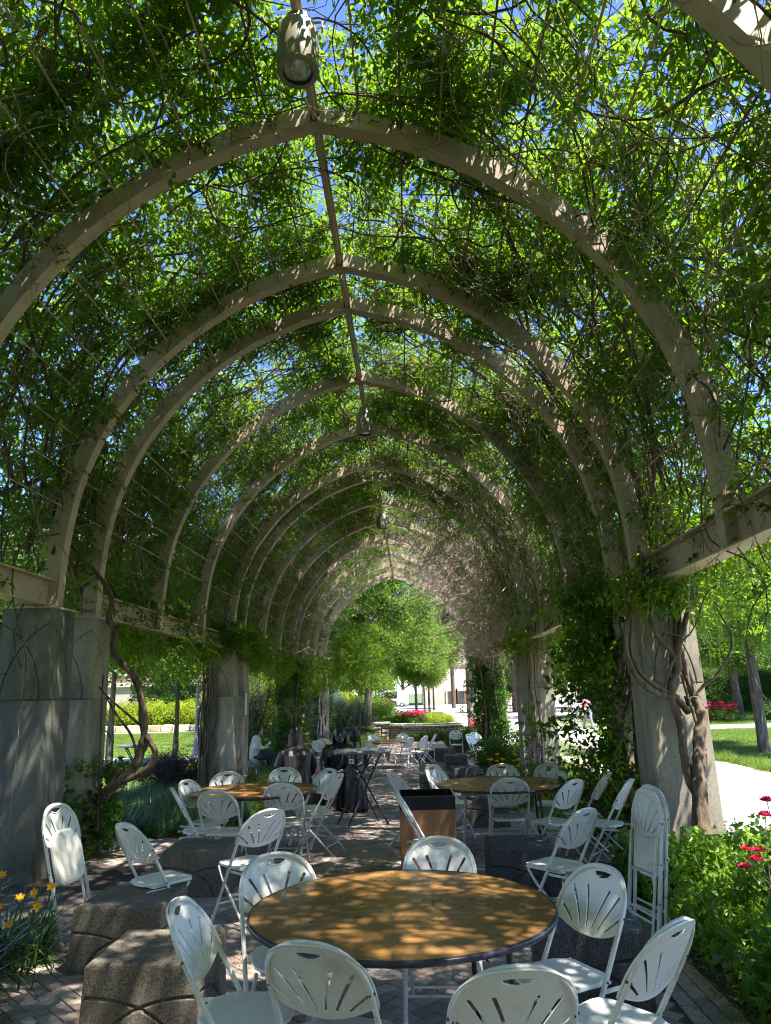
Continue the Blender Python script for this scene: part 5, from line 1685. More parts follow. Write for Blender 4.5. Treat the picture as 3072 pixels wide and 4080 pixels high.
def lawn(lab, x0, x1, y0, y1, dens, s=1.0, cond=None):
    n = int((x1 - x0) * (y1 - y0) * dens)
    x = rng.uniform(x0, x1, n); y = rng.uniform(y0, y1, n)
    if cond is not None:
        k = cond(x, y); x, y = x[k], y[k]
    P = np.stack([x, y, [zg(a, b) - .03 for a, b in zip(x, y)]], 1)
    scatter('lawn_grass', P, rots(len(P), .15), rng.uniform(.8, 1.3, len(P)) * s, GRASS, None, lab, 'grass')
lawn('short mown grass of the lawn nearest the pergola', -14, -5.0, 10.3, 25.1, 60, 1.0)
lawn('short mown grass of the lawn beyond its path', -22, -5.2, 27.1, 46, 22, 1.7)
lawn('sunlit lawn beyond the plaza path', 7.5, 19, 8, 31.9, 40, 1.5)
lawn('lawn strip in front of the long hedge', 7.5, 30, 35.1, 49.5, 14, 2.0)
lawn('grass strip along the plaza path to the building', -6, 2.3, 44, 62, 14, 2.0)
bed('lawn_edge_grass', 'long grass fringe at the edge of the plaza lawn', 7.4, 7.9, 8, 32, 260, TALLG, .8)
P = np.stack([rng.uniform(3.3, 4.12, 420), rng.uniform(8.4, 10.2, 420), np.full(420, -.02)], 1)
pb = []
for k in range(3):
    mb = MB(); mb.ball((0, 0, 0), (.028, .02, .014), 7, 5); pb.append(mb.mesh('pebble', M['pebble']))
PEB = make_variants('pebbles', pb)
P = P[(P[:, 0] > 3.75)]
scatter('pebbles', P, rots(len(P), .3), rng.uniform(.6, 1.4, len(P)), PEB, None, 'strip of pale pebbles beside the plaza path', 'pebbles')
# leaf tufts lying on the bricks
P = []
for cx, cy_ in [(-1.0, 8.2), (-.35, 8.3), (-.55, 6.4), (.15, 3.6), (.35, 3.5), (-1.2, 5.6), (1.55, 3.9), (1.6, 4.5), (-.2, 10.6)]:
    k = 14; P.append(np.stack([cx + rng.normal(0, .12, k), cy_ + rng.normal(0, .12, k), np.full(k, .012 + zg(cx, cy_))], 1))
P = np.concatenate(P + [np.stack([(xx := rng.uniform(-2.6, 1.5, 90)), (yy := rng.uniform(3.2, 9, 90)), np.array([zg(a, b) + .01 for a, b in zip(xx, yy)])], 1)])
scatter('fallen_leaves', P, rots(len(P), .15), rng.uniform(.3, .8, len(P)), GROUNDL, None, 'scattered fallen leaves on the brick paving', 'leaves')

# ------------------------------------------------------------------ stone wall of the raised bed, built stone by stone
def wall_line(u):
    """plan of the curved wall, u 0..1"""
    x = -1.25 + 3.55 * u
    return x, 35.6 + .55 * (2 * u - 1) ** 2 - .35 * u
SM = [simple('wall_stone_%s' % n_, c_, rough=.95, var=.25, scale=9, bmp=.7) for n_, c_ in (('cream', (.50, .42, .30)), ('tan', (.44, .31, .19)), ('grey', (.40, .37, .32)), ('ochre', (.50, .30, .15)))]
t = thing('stone_wall', 'curved low wall of rough cream and tan stones with a flat coping behind the far chairs', 'wall', (.4, 35.6, -.403))
stone_meshes = []
for k in range(6):
    for mt in SM:
        mb = MB(); mb.box((0, 0, 0), (.5, .5, .5), ch=.10)
        mb.v = [(v[0] * (1 + random.uniform(-.06, .06)), v[1] + random.uniform(-.06, .06), v[2] * (1 + random.uniform(-.08, .08))) for v in mb.v]
        stone_meshes.append(mb.mesh('stone', mt))
z = 0.0; course = 0
while z < .60:
    hc = random.choice([.10, .13, .16]); hc = min(hc, .66 - z); u = 0.0
    while u < .985:
        du = random.uniform(.045, .10); u1 = min(1, u + du); um = (u + u1) / 2
        xa, ya = wall_line(u); xb, yb = wall_line(u1); L_ = math.hypot(xb - xa, yb - ya)
        o = bpy.data.objects.new('stone', random.choice(stone_meshes)); COL.objects.link(o); o.parent = t
        o.location = ((xa + xb) / 2 - .4, (ya + yb) / 2 - 35.6 + random.uniform(-.02, .02), z + hc / 2)
        o.rotation_euler = (0, 0, math.atan2(yb - ya, xb - xa)); o.scale = (L_ - .015, .30, hc - .015)
        u = u1
    z += hc; course += 1
mb = MB(); mb.add([(wall_line(u)[0] - .4, wall_line(u)[1] - 35.6 + dy, zz) for u in np.linspace(0, 1, 21) for dy, zz in ((-.11, 0), (-.11, .62), (.11, .62))], [(i * 3 + j, i * 3 + 3 + j, i * 3 + 4 + j, i * 3 + 1 + j) for i in range(20) for j in range(2)])
mb.build('mortar_core', M['mulch'], t)
for i in range(9):
    u0, u1 = i / 9, (i + 1) / 9
    (xa, ya), (xb, yb) = wall_line(u0), wall_line(u1)
    mb = MB(); mb.box((0, 0, 0), (math.hypot(xb - xa, yb - ya) / 2 - .006, .22, .045), ch=.015); o = mb.build('coping_stone', M['stone_cap'], t)
    o.location = ((xa + xb) / 2 - .4, (ya + yb) / 2 - 35.6, .70); o.rotation_euler = (0, 0, math.atan2(yb - ya, xb - xa))
# pier at the lawn end
for k in range(4):
    for j in range(2):
        o = bpy.data.objects.new('stone', random.choice(stone_meshes)); COL.objects.link(o); o.parent = t
        o.location = (-1.25 - .4 - .32 + (j - .5) * .34, .35, .09 + k * .18); o.scale = (.33, .6, .17)
mb = MB(); mb.box((-1.97, .35, .78), (.42, .36, .05), ch=.015); mb.build('coping_stone', M['stone_cap'], t)
sheet('raised_bed', -6, 2.35, 36.0, 48, .5, M['lawn'], .03, .03)
# low kerb wall beyond the lawn
t = thing('stone_kerb', 'low kerb of pale rough stones beyond the lawn', 'wall', (-15, 47.9, -.28))
x = -9.0
while x < 9:
    w_ = random.uniform(.6, 1.3)
    o = bpy.data.objects.new('stone', random.choice(stone_meshes)); COL.objects.link(o); o.parent = t
    o.location = (x + w_ / 2, random.uniform(-.05, .05), .2); o.scale = (w_ - .03, .5, random.uniform(.36, .46)); x += w_

# ------------------------------------------------------------------ lamp post, black pole, bicycle rack
t = thing('lamp_post', 'mauve-grey lamp post with flared foot standing by the lawn path', 'lamp post', (-7.35, 25.0, -.28))
mb = MB(); mb.lathe([(.24, -.05), (.24, .05), (.22, .10), (.17, .22), (.12, .45), (.095, .8), (.085, 1.2)], n=16); mb.build('base', M['asphalt_pole'], t)
mb = MB(); mb.lathe([(.085, 1.2), (.075, 3.9)], n=16); mb.build('shaft', M['asphalt_pole'], t)
mb = MB(); mb.lathe([(.075, 3.9), (.13, 3.95), (.17, 4.05), (.19, 4.45), (.12, 4.65), (.0, 4.75)], n=16); mb.build('lantern', M['asphalt_pole'], t)
t = thing('black_pole', 'thin black metal pole rising behind the child statue', 'pole', (-1.02, 14.0, zg(-1, 14)))
mb = MB(); mb.lathe([(.012, 0), (.012, 1.2), (.016, 1.21), (.02, 1.3), (.02, 1.74), (.008, 1.76), (0, 1.76)], n=10); mb.build('shaft', M['black_tube'], t)
mb = MB(); mb.lathe([(0, .012), (.14, .012), (.14, 0)], n=16); mb.build('foot', M['black_tube'], t)
t = thing('bicycle_rack', 'dark red looped bicycle rack on the plaza', 'bicycle rack', (8.3, 60, -.05))
M['rackred'] = simple('rack_paint', (.22, .035, .03), rough=.5)
for i in range(6):
    mb = MB(); mb.tube([(i * .45 - 1.1 + .2 * math.cos(a) + a * .02, .0, .62 + .3 * math.sin(a)) for a in np.linspace(-.4, 3.54, 12)], .025, 6)
    mb.tube([(i * .45 - 1.1 + .19, 0, .5), (i * .45 - 1.1 + .19, 0, -.02)], .025, 6); mb.build('hoop', M['rackred'], t)

# ------------------------------------------------------------------ cars beyond the plaza
def car(label, x, y, rz, col, van=False):
    t = thing('parked_car', label, 'van' if van else 'car', (x, y, zg(x, y)), rz, 'vehicles parked beyond the plaza')
    pm = simple('car_paint_' + label.split()[0], col, rough=.25, var=.03, spec=.6)
    L_, W_, H_ = (2.5, .95, 2.3) if van else (2.2, .88, 1.45)
    prof = [(-L_, .35), (-L_, .8), (-L_ * .95, .95), (-L_ * .55, 1.0), (-L_ * .30, H_), (L_ * .45, H_), (L_ * .78, 1.0), (L_, .88), (L_, .35)] if not van else [(-L_, .35), (-L_, 1.0), (-L_ * .72, 1.2), (-L_ * .5, H_), (L_ * .98, H_), (L_, H_ * .9), (L_, .35)]
    mb = MB(); k = len(prof)
    vs = [(px, -W_ * (1 if pz < 1.05 else .86), pz) for px, pz in prof] + [(px, W_ * (1 if pz < 1.05 else .86), pz) for px, pz in prof]
    fs = [tuple(range(k)), tuple(range(2 * k - 1, k - 1, -1))] + [(i, i + k, (i + 1) % k + k, (i + 1) % k) for i in range(k)]
    mb.add(vs, fs); mb.build('body', pm, t)
    for s in (-1, 1):
        mb = MB(); mb.box((-.0, s * W_ * .935, (H_ + 1.0) / 2), (L_ * .36, .01, (H_ - 1.0) * .34), Euler((-s * .0, 0, 0))); mb.build('side_window', M['bin_black'], t)
    for s in (-1, 1):
        for q in (-1, 1):
            mb = MB(); mb.tube([(q * L_ * .62, s * (W_ - .16), .32), (q * L_ * .62, s * (W_ + .02), .32)], .32, 14, smooth=False); wo = mb.build('wheel', M['black_tube'], t)
            mb = MB(); mb.tube([(q * L_ * .62, s * (W_ + .02), .32), (q * L_ * .62, s * (W_ + .03), .32)], .19, 10); mb.build('rim', M['grey_tube'], wo)
        mb = MB(); mb.box((-L_ - .005, s * .6, .68), (.012, .16, .08)); mb.build('headlight', M['card'], t)
    return t
car('red car parked far beyond the flowering bed', -4.2, 86, R(8), (.45, .02, .03))
car('white van with a dark cab parked beyond the trees', -3.2, 104, R(4), (.55, .62, .70), True)

# ------------------------------------------------------------------ buildings
def masonry(name, a, b_, cw=2.2, rh=.085, mortar=(.45, .40, .36)):
    m, nt, b = newmat(name)
    tc = N(nt, 'ShaderNodeTexCoord'); br = N(nt, 'ShaderNodeTexBrick')
    sep = N(nt, 'ShaderNodeSeparateXYZ'); cb = N(nt, 'ShaderNodeCombineXYZ'); ad = N(nt, 'ShaderNodeMath')
    nt.links.new(tc.outputs['Object'], sep.inputs[0]); nt.links.new(sep.outputs[0], ad.inputs[0]); nt.links.new(sep.outputs[1], ad.inputs[1])
    nt.links.new(ad.outputs[0], cb.inputs[0]); nt.links.new(sep.outputs[2], cb.inputs[1])
    nt.links.new(cb.outputs[0], br.inputs['Vector'])
    br.inputs['Scale'].default_value = 1.0; br.inputs['Brick Width'].default_value = cw; br.inputs['Row Height'].default_value = rh
    br.inputs['Mortar Size'].default_value = .012 if rh > .2 else .008
    br.inputs['Color1'].default_value = (*a, 1); br.inputs['Color2'].default_value = (*b_, 1); br.inputs['Mortar'].default_value = (*mortar, 1)
    c = mixc(nt, .35, br.outputs[0], ramp(nt, noisetex(nt, .6, 5), [(.3, a), (.7, b_)]))
    nt.links.new(c, b.inputs['Base Color']); b.inputs['Roughness'].default_value = .9
    return m
M['brickwall'] = masonry('tan_brick', (.40, .255, .20), (.46, .31, .25), .25, .08)
M['limestone'] = masonry('limestone', (.50, .43, .35), (.56, .49, .40), 1.1, .45, (.35, .31, .26))
M['glass'] = simple('window_glass', (.03, .045, .06), rough=.08, var=.2, scale=.5, spec=.8)
M['woodframe'] = simple('door_wood', (.30, .12, .05), rough=.5, var=.15)
M['roofslate'] = simple('roof_slate', (.13, .13, .15), rough=.8, var=.2)
def building(label, x0, x1, y, depth, h, rows, cols, base_h, doors=None, wmat='brickwall', winw=1.2, winh=1.9, gable=False):
    t = thing('brick_building', label, 'building', ((x0 + x1) / 2, y, -.45)); cx = (x0 + x1) / 2; W_ = (x1 - x0) / 2
    mb = MB(); mb.box((0, depth / 2, (h + base_h) / 2), (W_, depth / 2, (h - base_h) / 2)); mb.build('wall', M[wmat], t)
    mb = MB(); mb.box((0, depth / 2 - .1, base_h / 2), (W_ + .15, depth / 2 + .1, base_h / 2)); mb.build('stone_base', M['limestone'], t)
    mb = MB(); mb.box((0, depth / 2 - .2, base_h + .2), (W_ + .3, depth / 2 + .2, .2)); mb.build('string_course', M['stone_cap'], t)
    mb = MB(); mb.box((0, depth / 2, h + .3), (W_ + .3, depth / 2 + .3, .3)); mb.build('cornice', M['stone_cap'], t)
    if gable:
        mb = MB(); mb.add([(-W_, 0, h + .6), (W_, 0, h + .6), (W_, depth, h + .6), (-W_, depth, h + .6), (-W_ * .7, depth / 2, h + 6), (W_ * .7, depth / 2, h + 6)], [(0, 1, 5, 4), (2, 3, 4, 5), (0, 4, 3), (1, 2, 5)]); mb.build('roof', M['roofslate'], t)
    fm = MB(); fm.box((0, -.02, 0), (winw / 2, .05, winh / 2)); pm = MB()
    gl = MB(); 
    for i in (-1, 1):
        for j in (-1, 1): gl.box((i * winw * .23, -.085, j * winh * .23), (winw * .20, .012, winh * .20))
    sl = MB(); sl.box((0, -.10, -winh / 2 - .08), (winw / 2 + .15, .10, .08))
    fme, gme, sme = fm.mesh('window', M['stone_cap']), gl.mesh('panes', M['glass']), sl.mesh('sill', M['stone_cap'])
    for r_ in range(rows):
        for c_ in range(cols):
            o = bpy.data.objects.new('window', fme); COL.objects.link(o); o.parent = t
            o.location = (-W_ + (c_ + .5) * 2 * W_ / cols, -.02, base_h + 2.2 + r_ * ((h - base_h - 2.0) / rows))
            for nm_, me_ in (('pane', gme), ('sill', sme)):
                q_ = bpy.data.objects.new(nm_, me_); COL.objects.link(q_); q_.parent = o
    for (dx, dw) in (doors or []):
        f = MB(); f.box((dx - cx, -.30, 1.25), (dw / 2 + .25, .10, 1.35)); d = f.build('door_frame', M['stone_cap'], t)
        n_ = max(1, int(dw / 1.0))
        for k in range(n_):
            g_ = MB(); ddx = dx - cx - dw / 2 + (k + .5) * dw / n_; g_.box((ddx, -.43, 1.15), (dw / n_ / 2 - .03, .03, 1.15)); dd = g_.build('door_leaf', M['woodframe'], d)
        # glazing belongs to the frame
        for k in range(n_):
            ddx = dx - cx - dw / 2 + (k + .5) * dw / n_
            g_ = MB(); g_.box((ddx, -.47, 1.55), (dw / n_ / 2 - .16, .015, .62)); g_.box((ddx, -.47, .50), (dw / n_ / 2 - .16, .015, .28)); g_.build('door_glass', M['glass'], d)
    return t
building('large tan brick building with stone base and wooden glazed doors across the plaza', 1.8, 62, 122, 20, 30, 7, 16, 6.5, [(6.4, 1.4), (8.6, 2.6)])
building('tan brick building glimpsed through the leaves beyond the lawn', -70, -24, 74, 14, 17, 4, 12, 3.5, None, 'brickwall', gable=True)
building('pale hall closing the view behind the far trees', -40, -12, 128, 16, 9, 2, 8, 3.5, None, 'brickwall', gable=True)
building('brick wing seen over the hedge on the plaza side', 34, 90, 78, 16, 14, 3, 12, 3.5, None, 'brickwall', gable=True)
# unseen trees added to block horizon light, then belts closing the horizon
k = 0
for (x, y, h, r_, lab) in [(-9, -19, 11, 6, 'large unseen tree added behind the viewer on the lawn side'), (2, -21, 12, 6.5, 'large unseen tree added behind the viewer beyond the pergola end'), (12, -17, 11, 6, 'large unseen tree added behind the viewer on the plaza side'), (-13, -6, 9, 4.5, 'unseen tree added beside the pergola on the lawn side')]:
    tree(lab, x, y, h, .6, r_, TREE, 1300, .3, 2.2)
for (x, y, h, r_, coll, lab) in [(-45, 88, 14, 9, TREE, 'left end of the distant tree row'), (-30, 92, 13, 8, TREEL, 'second from the left of the distant tree row'), (-14, 92, 13, 7, TREE, 'distant tree between the lawn shrubs and the pale hall'),
        (-8, 66, 11, 5.0, TREE, 'tree behind the yellow bush above the raised bed'), (-5.5, 76, 12, 5.5, TREEL, 'distant tree in front of the pale hall'), (-1.5, 112, 16, 6, TREEL, 'tall distant tree between the hall and the brick building'), (16, 74, 10, 4.5, TREEL, 'tree beside the bicycle rack'), (40, 66, 13, 7, TREE, 'distant tree above the right end of the hedge'), (30, 70, 13, 7, TREEL, 'distant tree above the middle of the hedge'), (13.5, 96, 11, 4, TREE, 'tree before the brick building at the plaza end'),
        (-22, 38, 12, 6, TREE, 'large tree at the far left lawn edge'), (-38, 66, 14, 8, TREEL, 'distant tree before the brick building beyond the lawn')]:
    tree(lab, x, y, h, h * .12, r_, coll, 1100, .3, 2.0, group=None)

# ------------------------------------------------------------------ bodies: one continuous surface each
def body_mesh(fn, voxel, mat, name, parent=None, smooth_it=6):
    mb = MB(); fn(mb)
    o = mb.build(name, mat, parent)
    md = o.modifiers.new('join', 'REMESH'); md.mode = 'VOXEL'; md.voxel_size = voxel; md.use_smooth_shade = True
    ms = o.modifiers.new('relax', 'SMOOTH'); ms.factor = .5; ms.iterations = smooth_it
    return o
def cap_tube(mb, pts, rr, n=12):
    rr = rr if isinstance(rr, (list, tuple)) else [rr] * len(pts)
    mb.tube(pts, list(rr), n)
    mb.ball(pts[0], rr[0] * .99, n, 8); mb.ball(pts[-1], rr[-1] * .99, n, 8)
def hand(mb, w, d, side=1, s=1.0):
    """palm, four curled fingers and a thumb from the wrist w along d"""
    w = Vector(w); d = Vector(d).normalized(); up = Vector((0, 0, 1)); sd = d.cross(up).normalized() * side; nn = sd.cross(d).normalized()
    cap_tube(mb, [w, w + d * .05 * s, w + d * .085 * s], [.026 * s, .034 * s, .030 * s], 8)
    for i, L_ in enumerate((.066, .076, .070, .055)):
        b0 = w + d * .08 * s + sd * (.024 - .016 * i) * s
        cap_tube(mb, [b0, b0 + d * L_ * .55 * s - nn * .012 * s * side, b0 + d * L_ * .8 * s - nn * .035 * s * side], [.0095 * s, .009 * s, .0075 * s], 6)
    b0 = w + d * .03 * s + sd * .028 * s
    cap_tube(mb, [b0, b0 + d * .035 * s + sd * .022 * s, b0 + d * .06 * s + sd * .020 * s], [.012 * s, .011 * s, .009 * s], 6)
def face(mb, c, f, s=1.0):
    """brow, nose, lips, chin, ears round head centre c looking along f"""
    c = Vector(c); f = Vector(f).normalized(); up = Vector((0, 0, 1)); sd = f.cross(up).normalized()
    mb.ball(c, (.078 * s, .092 * s, .115 * s), 16, 12, f.to_track_quat('Y', 'Z').to_euler())
    cap_tube(mb, [c + f * .088 * s + up * .02 * s, c + f * .112 * s - up * .02 * s], [.010 * s, .017 * s], 8)
    cap_tube(mb, [c + f * .078 * s + sd * .045 * s + up * .028 * s, c + f * .092 * s + up * .026 * s, c + f * .078 * s - sd * .045 * s + up * .028 * s], .011 * s, 7)
    cap_tube(mb, [c + f * .080 * s + sd * .022 * s - up * .052 * s, c + f * .090 * s - up * .05 * s, c + f * .080 * s - sd * .022 * s - up * .052 * s], .010 * s, 7)
    mb.ball(c + f * .070 * s - up * .088 * s, (.030 * s, .028 * s, .026 * s), 8, 6)
    for q in (-1, 1):
        mb.ball(c + sd * q * .032 * s + f * .078 * s + up * .008 * s, .012 * s, 8, 6)
        mb.ball(c + sd * q * .080 * s - up * .0 * s, (.012 * s, .016 * s, .03 * s), 8, 6)

def statue_seated(mb, hair_long=.22, beard=True, lean_=0.0, spread=.14):
    # torso and shoulders
    for sx in (-1, 1):
        cap_tube(mb, [(sx * .09, -.06, .46), (sx * .09, -.05, .68), (sx * .11, 0, .90), (sx * .10, .01, .99)], [.17, .145, .145, .10])
    cap_tube(mb, [(-.2, .0, .98), (0, .0, 1.03), (.2, .0, .98)], [.075, .09, .075])
    cap_tube(mb, [(0, .0, 1.0), (0, .03, 1.14)], [.07, .055])
    # thighs, shins, robe
    for sx in (-1, 1):
        cap_tube(mb, [(sx * .11, -.02, .50), (sx * spread, .25, .54), (sx * (spread + .02), .44, .52)], [.14, .125, .105])
        cap_tube(mb, [(sx * (spread + .02), .44, .50), (sx * (spread + .03), .46, .25), (sx * (spread + .02), .42, .05)], [.105, .10, .12])
        cap_tube(mb, [(sx * (spread + .01), .42, .04), (sx * (spread + .03), .58, .035)], [.05, .04])
        cap_tube(mb, [(sx * .245, .0, .95), (sx * .31, .04, .76), (sx * .30, .14, .63)], [.080, .075, .07])
        cap_tube(mb, [(sx * .30, .14, .63), (sx * .22, .33, .60)], [.062, .045])
        hand(mb, (sx * .21, .35, .60), (-.2 * sx, .9, -.25), sx, 1.15)
    for i in range(7):
        x = -.2 + i * .4 / 6
        cap_tube(mb, [(x, .10, .53), (x * 1.05, .42, .50), (x * 1.2, .48, .30), (x * 1.35, .46, .04)], [.05, .055, .06, .075])
    # folds
    for i in range(9):
        z = .94 - i * .05; w = .19 + .01 * i
        mb.tube([(-w, .06, z + .05), (-w * .4, .155, z - .03), (w * .3, .16, z - .06), (w, .05, z - .02)], .013, 6)
    for i in range(8):
        y = .05 + i * .055
        mb.tube([(-.27, y, .50), (-.12, y + .03, .63 - .005 * i), (.1, y + .03, .635 - .005 * i), (.27, y - .01, .50)], .012, 6)
    c = Vector((0, .06 + lean_, 1.25)); face(mb, c, (0, 1, -.12), 1.12)
    if beard:
        cap_tube(mb, [c + Vector((0, .075, -.09)), c + Vector((0, .085, -.16)), c + Vector((0, .07, -.20))], [.055, .04, .018])
        for sx in (-1, 1): cap_tube(mb, [c + Vector((sx * .07, .03, -.04)), c + Vector((sx * .045, .07, -.12))], [.022, .03])
    mb.ball(c + Vector((0, -.03, .03)), (.105, .115, .125), 14, 10)
    for i in range(11):
        a = math.pi * (i / 10) ; hx = .095 * math.cos(a); hy = -.03 - .085 * math.sin(a)
        cap_tube(mb, [c + Vector((hx * .6, hy * .6, .12)), c + Vector((hx * 1.1, hy * 1.1, .0)), c + Vector((hx * 1.25, hy * 1.2, -hair_long))], [.02, .027, .018], 7)
def statue_child(mb):
    for i in range(9):
        a = 2 * math.pi * i / 9; ca, sa = math.cos(a), math.sin(a)
        cap_tube(mb, [(ca * .17, sa * .13, .04), (ca * .14, sa * .11, .4), (ca * .10, sa * .08, .75), (ca * .085, sa * .06, .95)], [.05, .055, .06, .06], 8)
    cap_tube(mb, [(0, 0, .2), (0, 0, .95)], [.12, .10]); cap_tube(mb, [(-.13, 0, .98), (.13, 0, .98)], .055)
    for sx in (-1, 1):
        cap_tube(mb, [(sx * .16, 0, .96), (sx * .21, .02, .76), (sx * .17, .16, .70)], [.05, .045, .04])
        hand(mb, (sx * .17, .17, .70), (-.3 * sx, 1, 0), sx, .8)
        cap_tube(mb, [(sx * .07, .0, .04), (sx * .07, .14, .03)], [.04, .032])
    cap_tube(mb, [(0, 0, 1.0), (0, .01, 1.12)], [.05, .042])
    c = Vector((0, .02, 1.22)); face(mb, c, (0, 1, -.1), .95)
    mb.ball(c + Vector((0, -.02, .03)), (.092, .10, .105), 12, 9)
    for i in range(9):
        a = math.pi * i / 8; cap_tube(mb, [c + Vector((.05 * math.cos(a), -.06 * math.sin(a), .10)), c + Vector((.09 * math.cos(a), -.03 - .08 * math.sin(a), 0)), c + Vector((.075 * math.cos(a), -.03 - .065 * math.sin(a), -.09))], [.016, .02, .014], 6)
    for i in range(6):
        mb.tube([(-.12 + .02 * i, -.12, .9 - .1 * i), (0, -.16, .84 - .1 * i), (.13 - .02 * i, -.11, .9 - .12 * i)], .012, 6)
for (nm, fn, x, y, rz, lab, blk) in (
    ('statue', lambda mb: statue_seated(mb, .14, True), -1.34, 13.35, 188, 'dark bronze statue of a seated bearded man in a draped robe', True),
    ('statue', lambda mb: statue_seated(mb, .34, False, .02, .17), -2.02, 12.75, 25, 'dark bronze statue of a seated long-haired figure seen from behind', True),
    ('statue', statue_child, -1.02, 12.75, 12, 'dark bronze statue of a standing child seen from behind beside the bearded figure', False)):
    t = thing(nm, lab, 'statue', (x, y, zg(x, y)), R(rz), 'group of bronze figures')
    body_mesh(fn, .012, M['bronze'], 'figure', t, 3)
    if blk:
        mb = MB(); mb.box((0, -.12, .19), (.30, .26, .19), ch=.03); mb.build('plinth', M['bronze'], t)

M['skin'] = simple('skin', (.52, .30, .21), rough=.5, var=.06)
M['skin2'] = simple('tanned_skin', (.40, .23, .15), rough=.5, var=.06)
for nm_, c_ in (('white_shirt', (.70, .70, .72)), ('pink_cloth', (.62, .25, .32)), ('grey_trousers', (.20, .20, .22)), ('dark_hair', (.02, .014, .010)), ('fair_hair', (.42, .27, .13)), ('cream_shirt', (.42, .42, .33)), ('dark_trousers', (.03, .035, .05)), ('shoe', (.08, .07, .07))):
    M[nm_] = simple(nm_, c_, rough=.85, var=.12, scale=14)
def walker(label, x, y, rz, shirt, trousers, hair, scale=1.0, phase=1):
    t = thing('person', label, 'person', (x, y, zg(x, y)), rz, 'people on the plaza path'); t.scale = (scale,) * 3
    def limbs(mb, k=0.0, what='all'):
        if what in ('all', 'legs'):
            for sx in (-1, 1):
                st = .24 * sx * phase
                cap_tube(mb, [(sx * .09, 0, .90), (sx * .09, st * .45 + .03, .48), (sx * .09, st - (.06 if st < 0 else 0), .09)], [.085 + k, .058 + k, .042 + k])
            cap_tube(mb, [(-.06, 0, .94), (.06, 0, .94)], .115 + k)
        if what in ('all', 'top'):
            for sx in (-1, 1):
                sw = -.20 * sx * phase
                cap_tube(mb, [(sx * .185, 0, 1.38), (sx * .225, sw * .4 - .02, 1.12)], [.052 + k, .042 + k])
                if what == 'all' : cap_tube(mb, [(sx * .225, sw * .4 - .02, 1.12), (sx * .22, sw + .05, .88)], [.038, .028]); hand(mb, (sx * .22, sw + .05, .88), (0, .15, -1), sx, .9)
                cap_tube(mb, [(sx * .06, 0, .98), (sx * .07, 0, 1.2), (sx * .10, 0, 1.36)], [.10 + k, .095 + k, .085 + k])
            cap_tube(mb, [(-.16, 0, 1.40), (.16, 0, 1.40)], .06 + k)
    def bod(mb):
        limbs(mb); cap_tube(mb, [(0, 0, 1.38), (0, .015, 1.52)], [.055, .05]); face(mb, (0, .03, 1.60), (0, 1, 0), 1.0)
        for sx in (-1, 1): st = .24 * sx * phase; cap_tube(mb, [(sx * .09, st - (.06 if st < 0 else 0), .05), (sx * .09, st + .14, .03)], [.038, .03])
    body_mesh(bod, .014, M['skin'], 'body', t, 2)
    body_mesh(lambda mb: limbs(mb, .014, 'top'), .016, M[shirt], 'shirt', t, 2)
    body_mesh(lambda mb: limbs(mb, .013, 'legs'), .016, M[trousers], 'trousers', t, 2)
    body_mesh(lambda mb: (mb.ball((0, .0, 1.635), (.095, .105, .10), 12, 9), cap_tube(mb, [(0, -.08, 1.63), (0, -.10, 1.50)], [.05, .03])), .014, M[hair], 'hair', t, 2)
    for sx in (-1, 1):
        st = .24 * sx * phase
        mb = MB(); cap_tube(mb, [(sx * .09, st - (.06 if st < 0 else 0), .045), (sx * .09, st + .15, .035)], [.048, .042], 8); mb.build('shoe', M['shoe'], t)
walker('person walking on the plaza path in a pale shirt and grey trousers', 7.15, 33.2, R(200), 'white_shirt', 'grey_trousers', 'fair_hair', 1.0)
walker('person in pink walking just behind the pale-shirted walker', 7.85, 33.8, R(195), 'pink_cloth', 'grey_trousers', 'dark_hair', .93, -1)
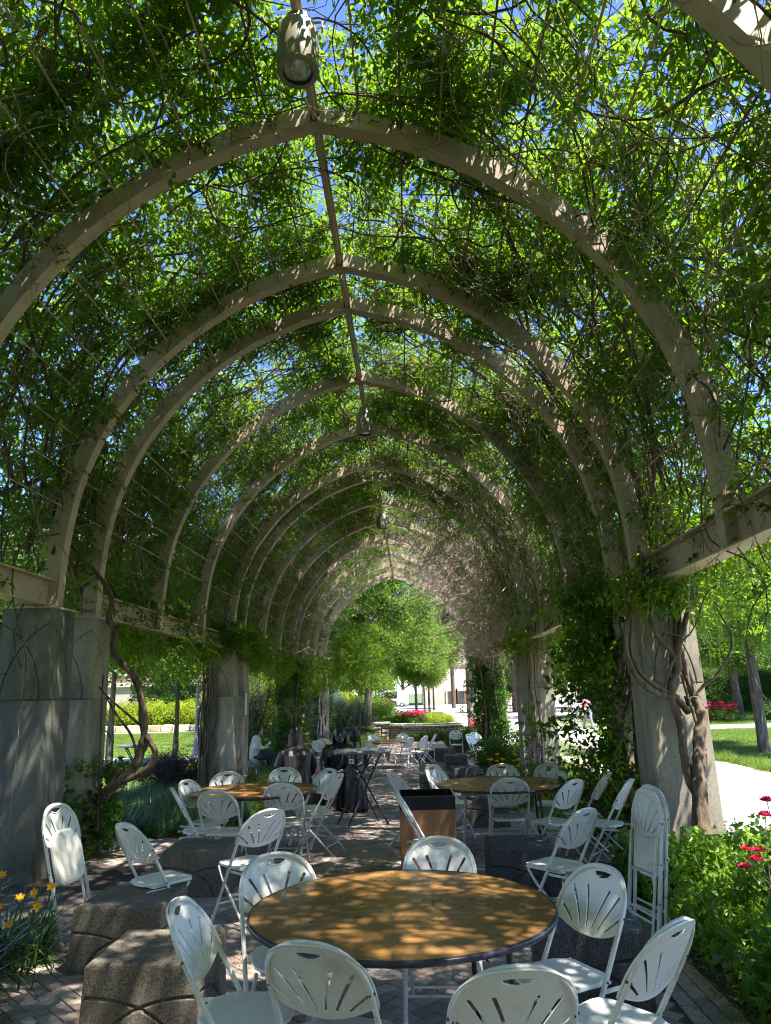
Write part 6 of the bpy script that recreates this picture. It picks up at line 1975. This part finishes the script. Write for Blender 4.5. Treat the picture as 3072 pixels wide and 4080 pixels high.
# seated woman behind the plaque pillar
x, y = -4.35, 20.2
t = thing('person', 'woman with dark hair in a cream top sitting and looking down beyond the plaque pillar', 'person', (x, y, zg(x, y)), R(-62))
def sit(mb, k=0.0, what='all'):
    if what in ('all', 'top'):
        for sx in (-1, 1):
            cap_tube(mb, [(sx * .07, 0, .50), (sx * .08, .0, .75), (sx * .10, .05, .95)], [.11 + k, .10 + k, .085 + k])
            cap_tube(mb, [(sx * .18, .05, .97), (sx * .23, .08, .74)], [.052 + k, .042 + k]); cap_tube(mb, [(sx * .23, .08, .74), (sx * .12, .30, .74)], [.040 + k, .03 + k * .8])
        cap_tube(mb, [(-.15, .05, .99), (.15, .05, .99)], .06 + k)
    if what in ('all', 'legs'):
        for sx in (-1, 1):
            cap_tube(mb, [(sx * .09, .0, .52), (sx * .11, .43, .52)], [.10 + k, .07 + k]); cap_tube(mb, [(sx * .11, .43, .52), (sx * .11, .46, .09)], [.062 + k, .042 + k])
def sitbody(mb):
    sit(mb)
    for sx in (-1, 1):
        hand(mb, (sx * .12, .31, .74), (-.3 * sx, 1, .1), sx, .9); cap_tube(mb, [(sx * .11, .45, .05), (sx * .11, .60, .03)], [.038, .03])
    cap_tube(mb, [(0, .05, .97), (0, .09, 1.11)], [.055, .05]); face(mb, (0, .13, 1.18), (0, 1, -.45), 1.0)
body_mesh(sitbody, .012, M['skin2'], 'body', t, 2)
body_mesh(lambda mb: sit(mb, .014, 'top'), .014, M['cream_shirt'], 'top', t, 2)
body_mesh(lambda mb: sit(mb, .013, 'legs'), .014, M['dark_trousers'], 'trousers', t, 2)
body_mesh(lambda mb: (mb.ball((0, .09, 1.22), (.098, .105, .105), 12, 9), mb.ball((0, -.02, 1.25), .05, 8, 6), cap_tube(mb, [(.06, .06, 1.2), (.06, .05, 1.1)], .03), cap_tube(mb, [(-.06, .06, 1.2), (-.06, .05, 1.1)], .03)), .012, M['dark_hair'], 'hair', t, 2)
mb = MB(); mb.box((0, 0, 0), (.09, .003, .12), Euler((R(-50), 0, 0)))
o = mb.build('sheet_of_paper', M['card']); o.location = (x + .32, y + .16, zg(x, y) + .80); o.rotation_euler = (0, 0, R(-62)); tag(o, 'white sheet of paper held by the seated woman', 'paper')
o = bpy.data.objects.new('seat_block', BM); COL.objects.link(o); o.location = (x - .1, y - .05, zg(x, y)); tag(o, 'seat block the woman is sitting on', 'seat block', 'grooved concrete seat blocks')
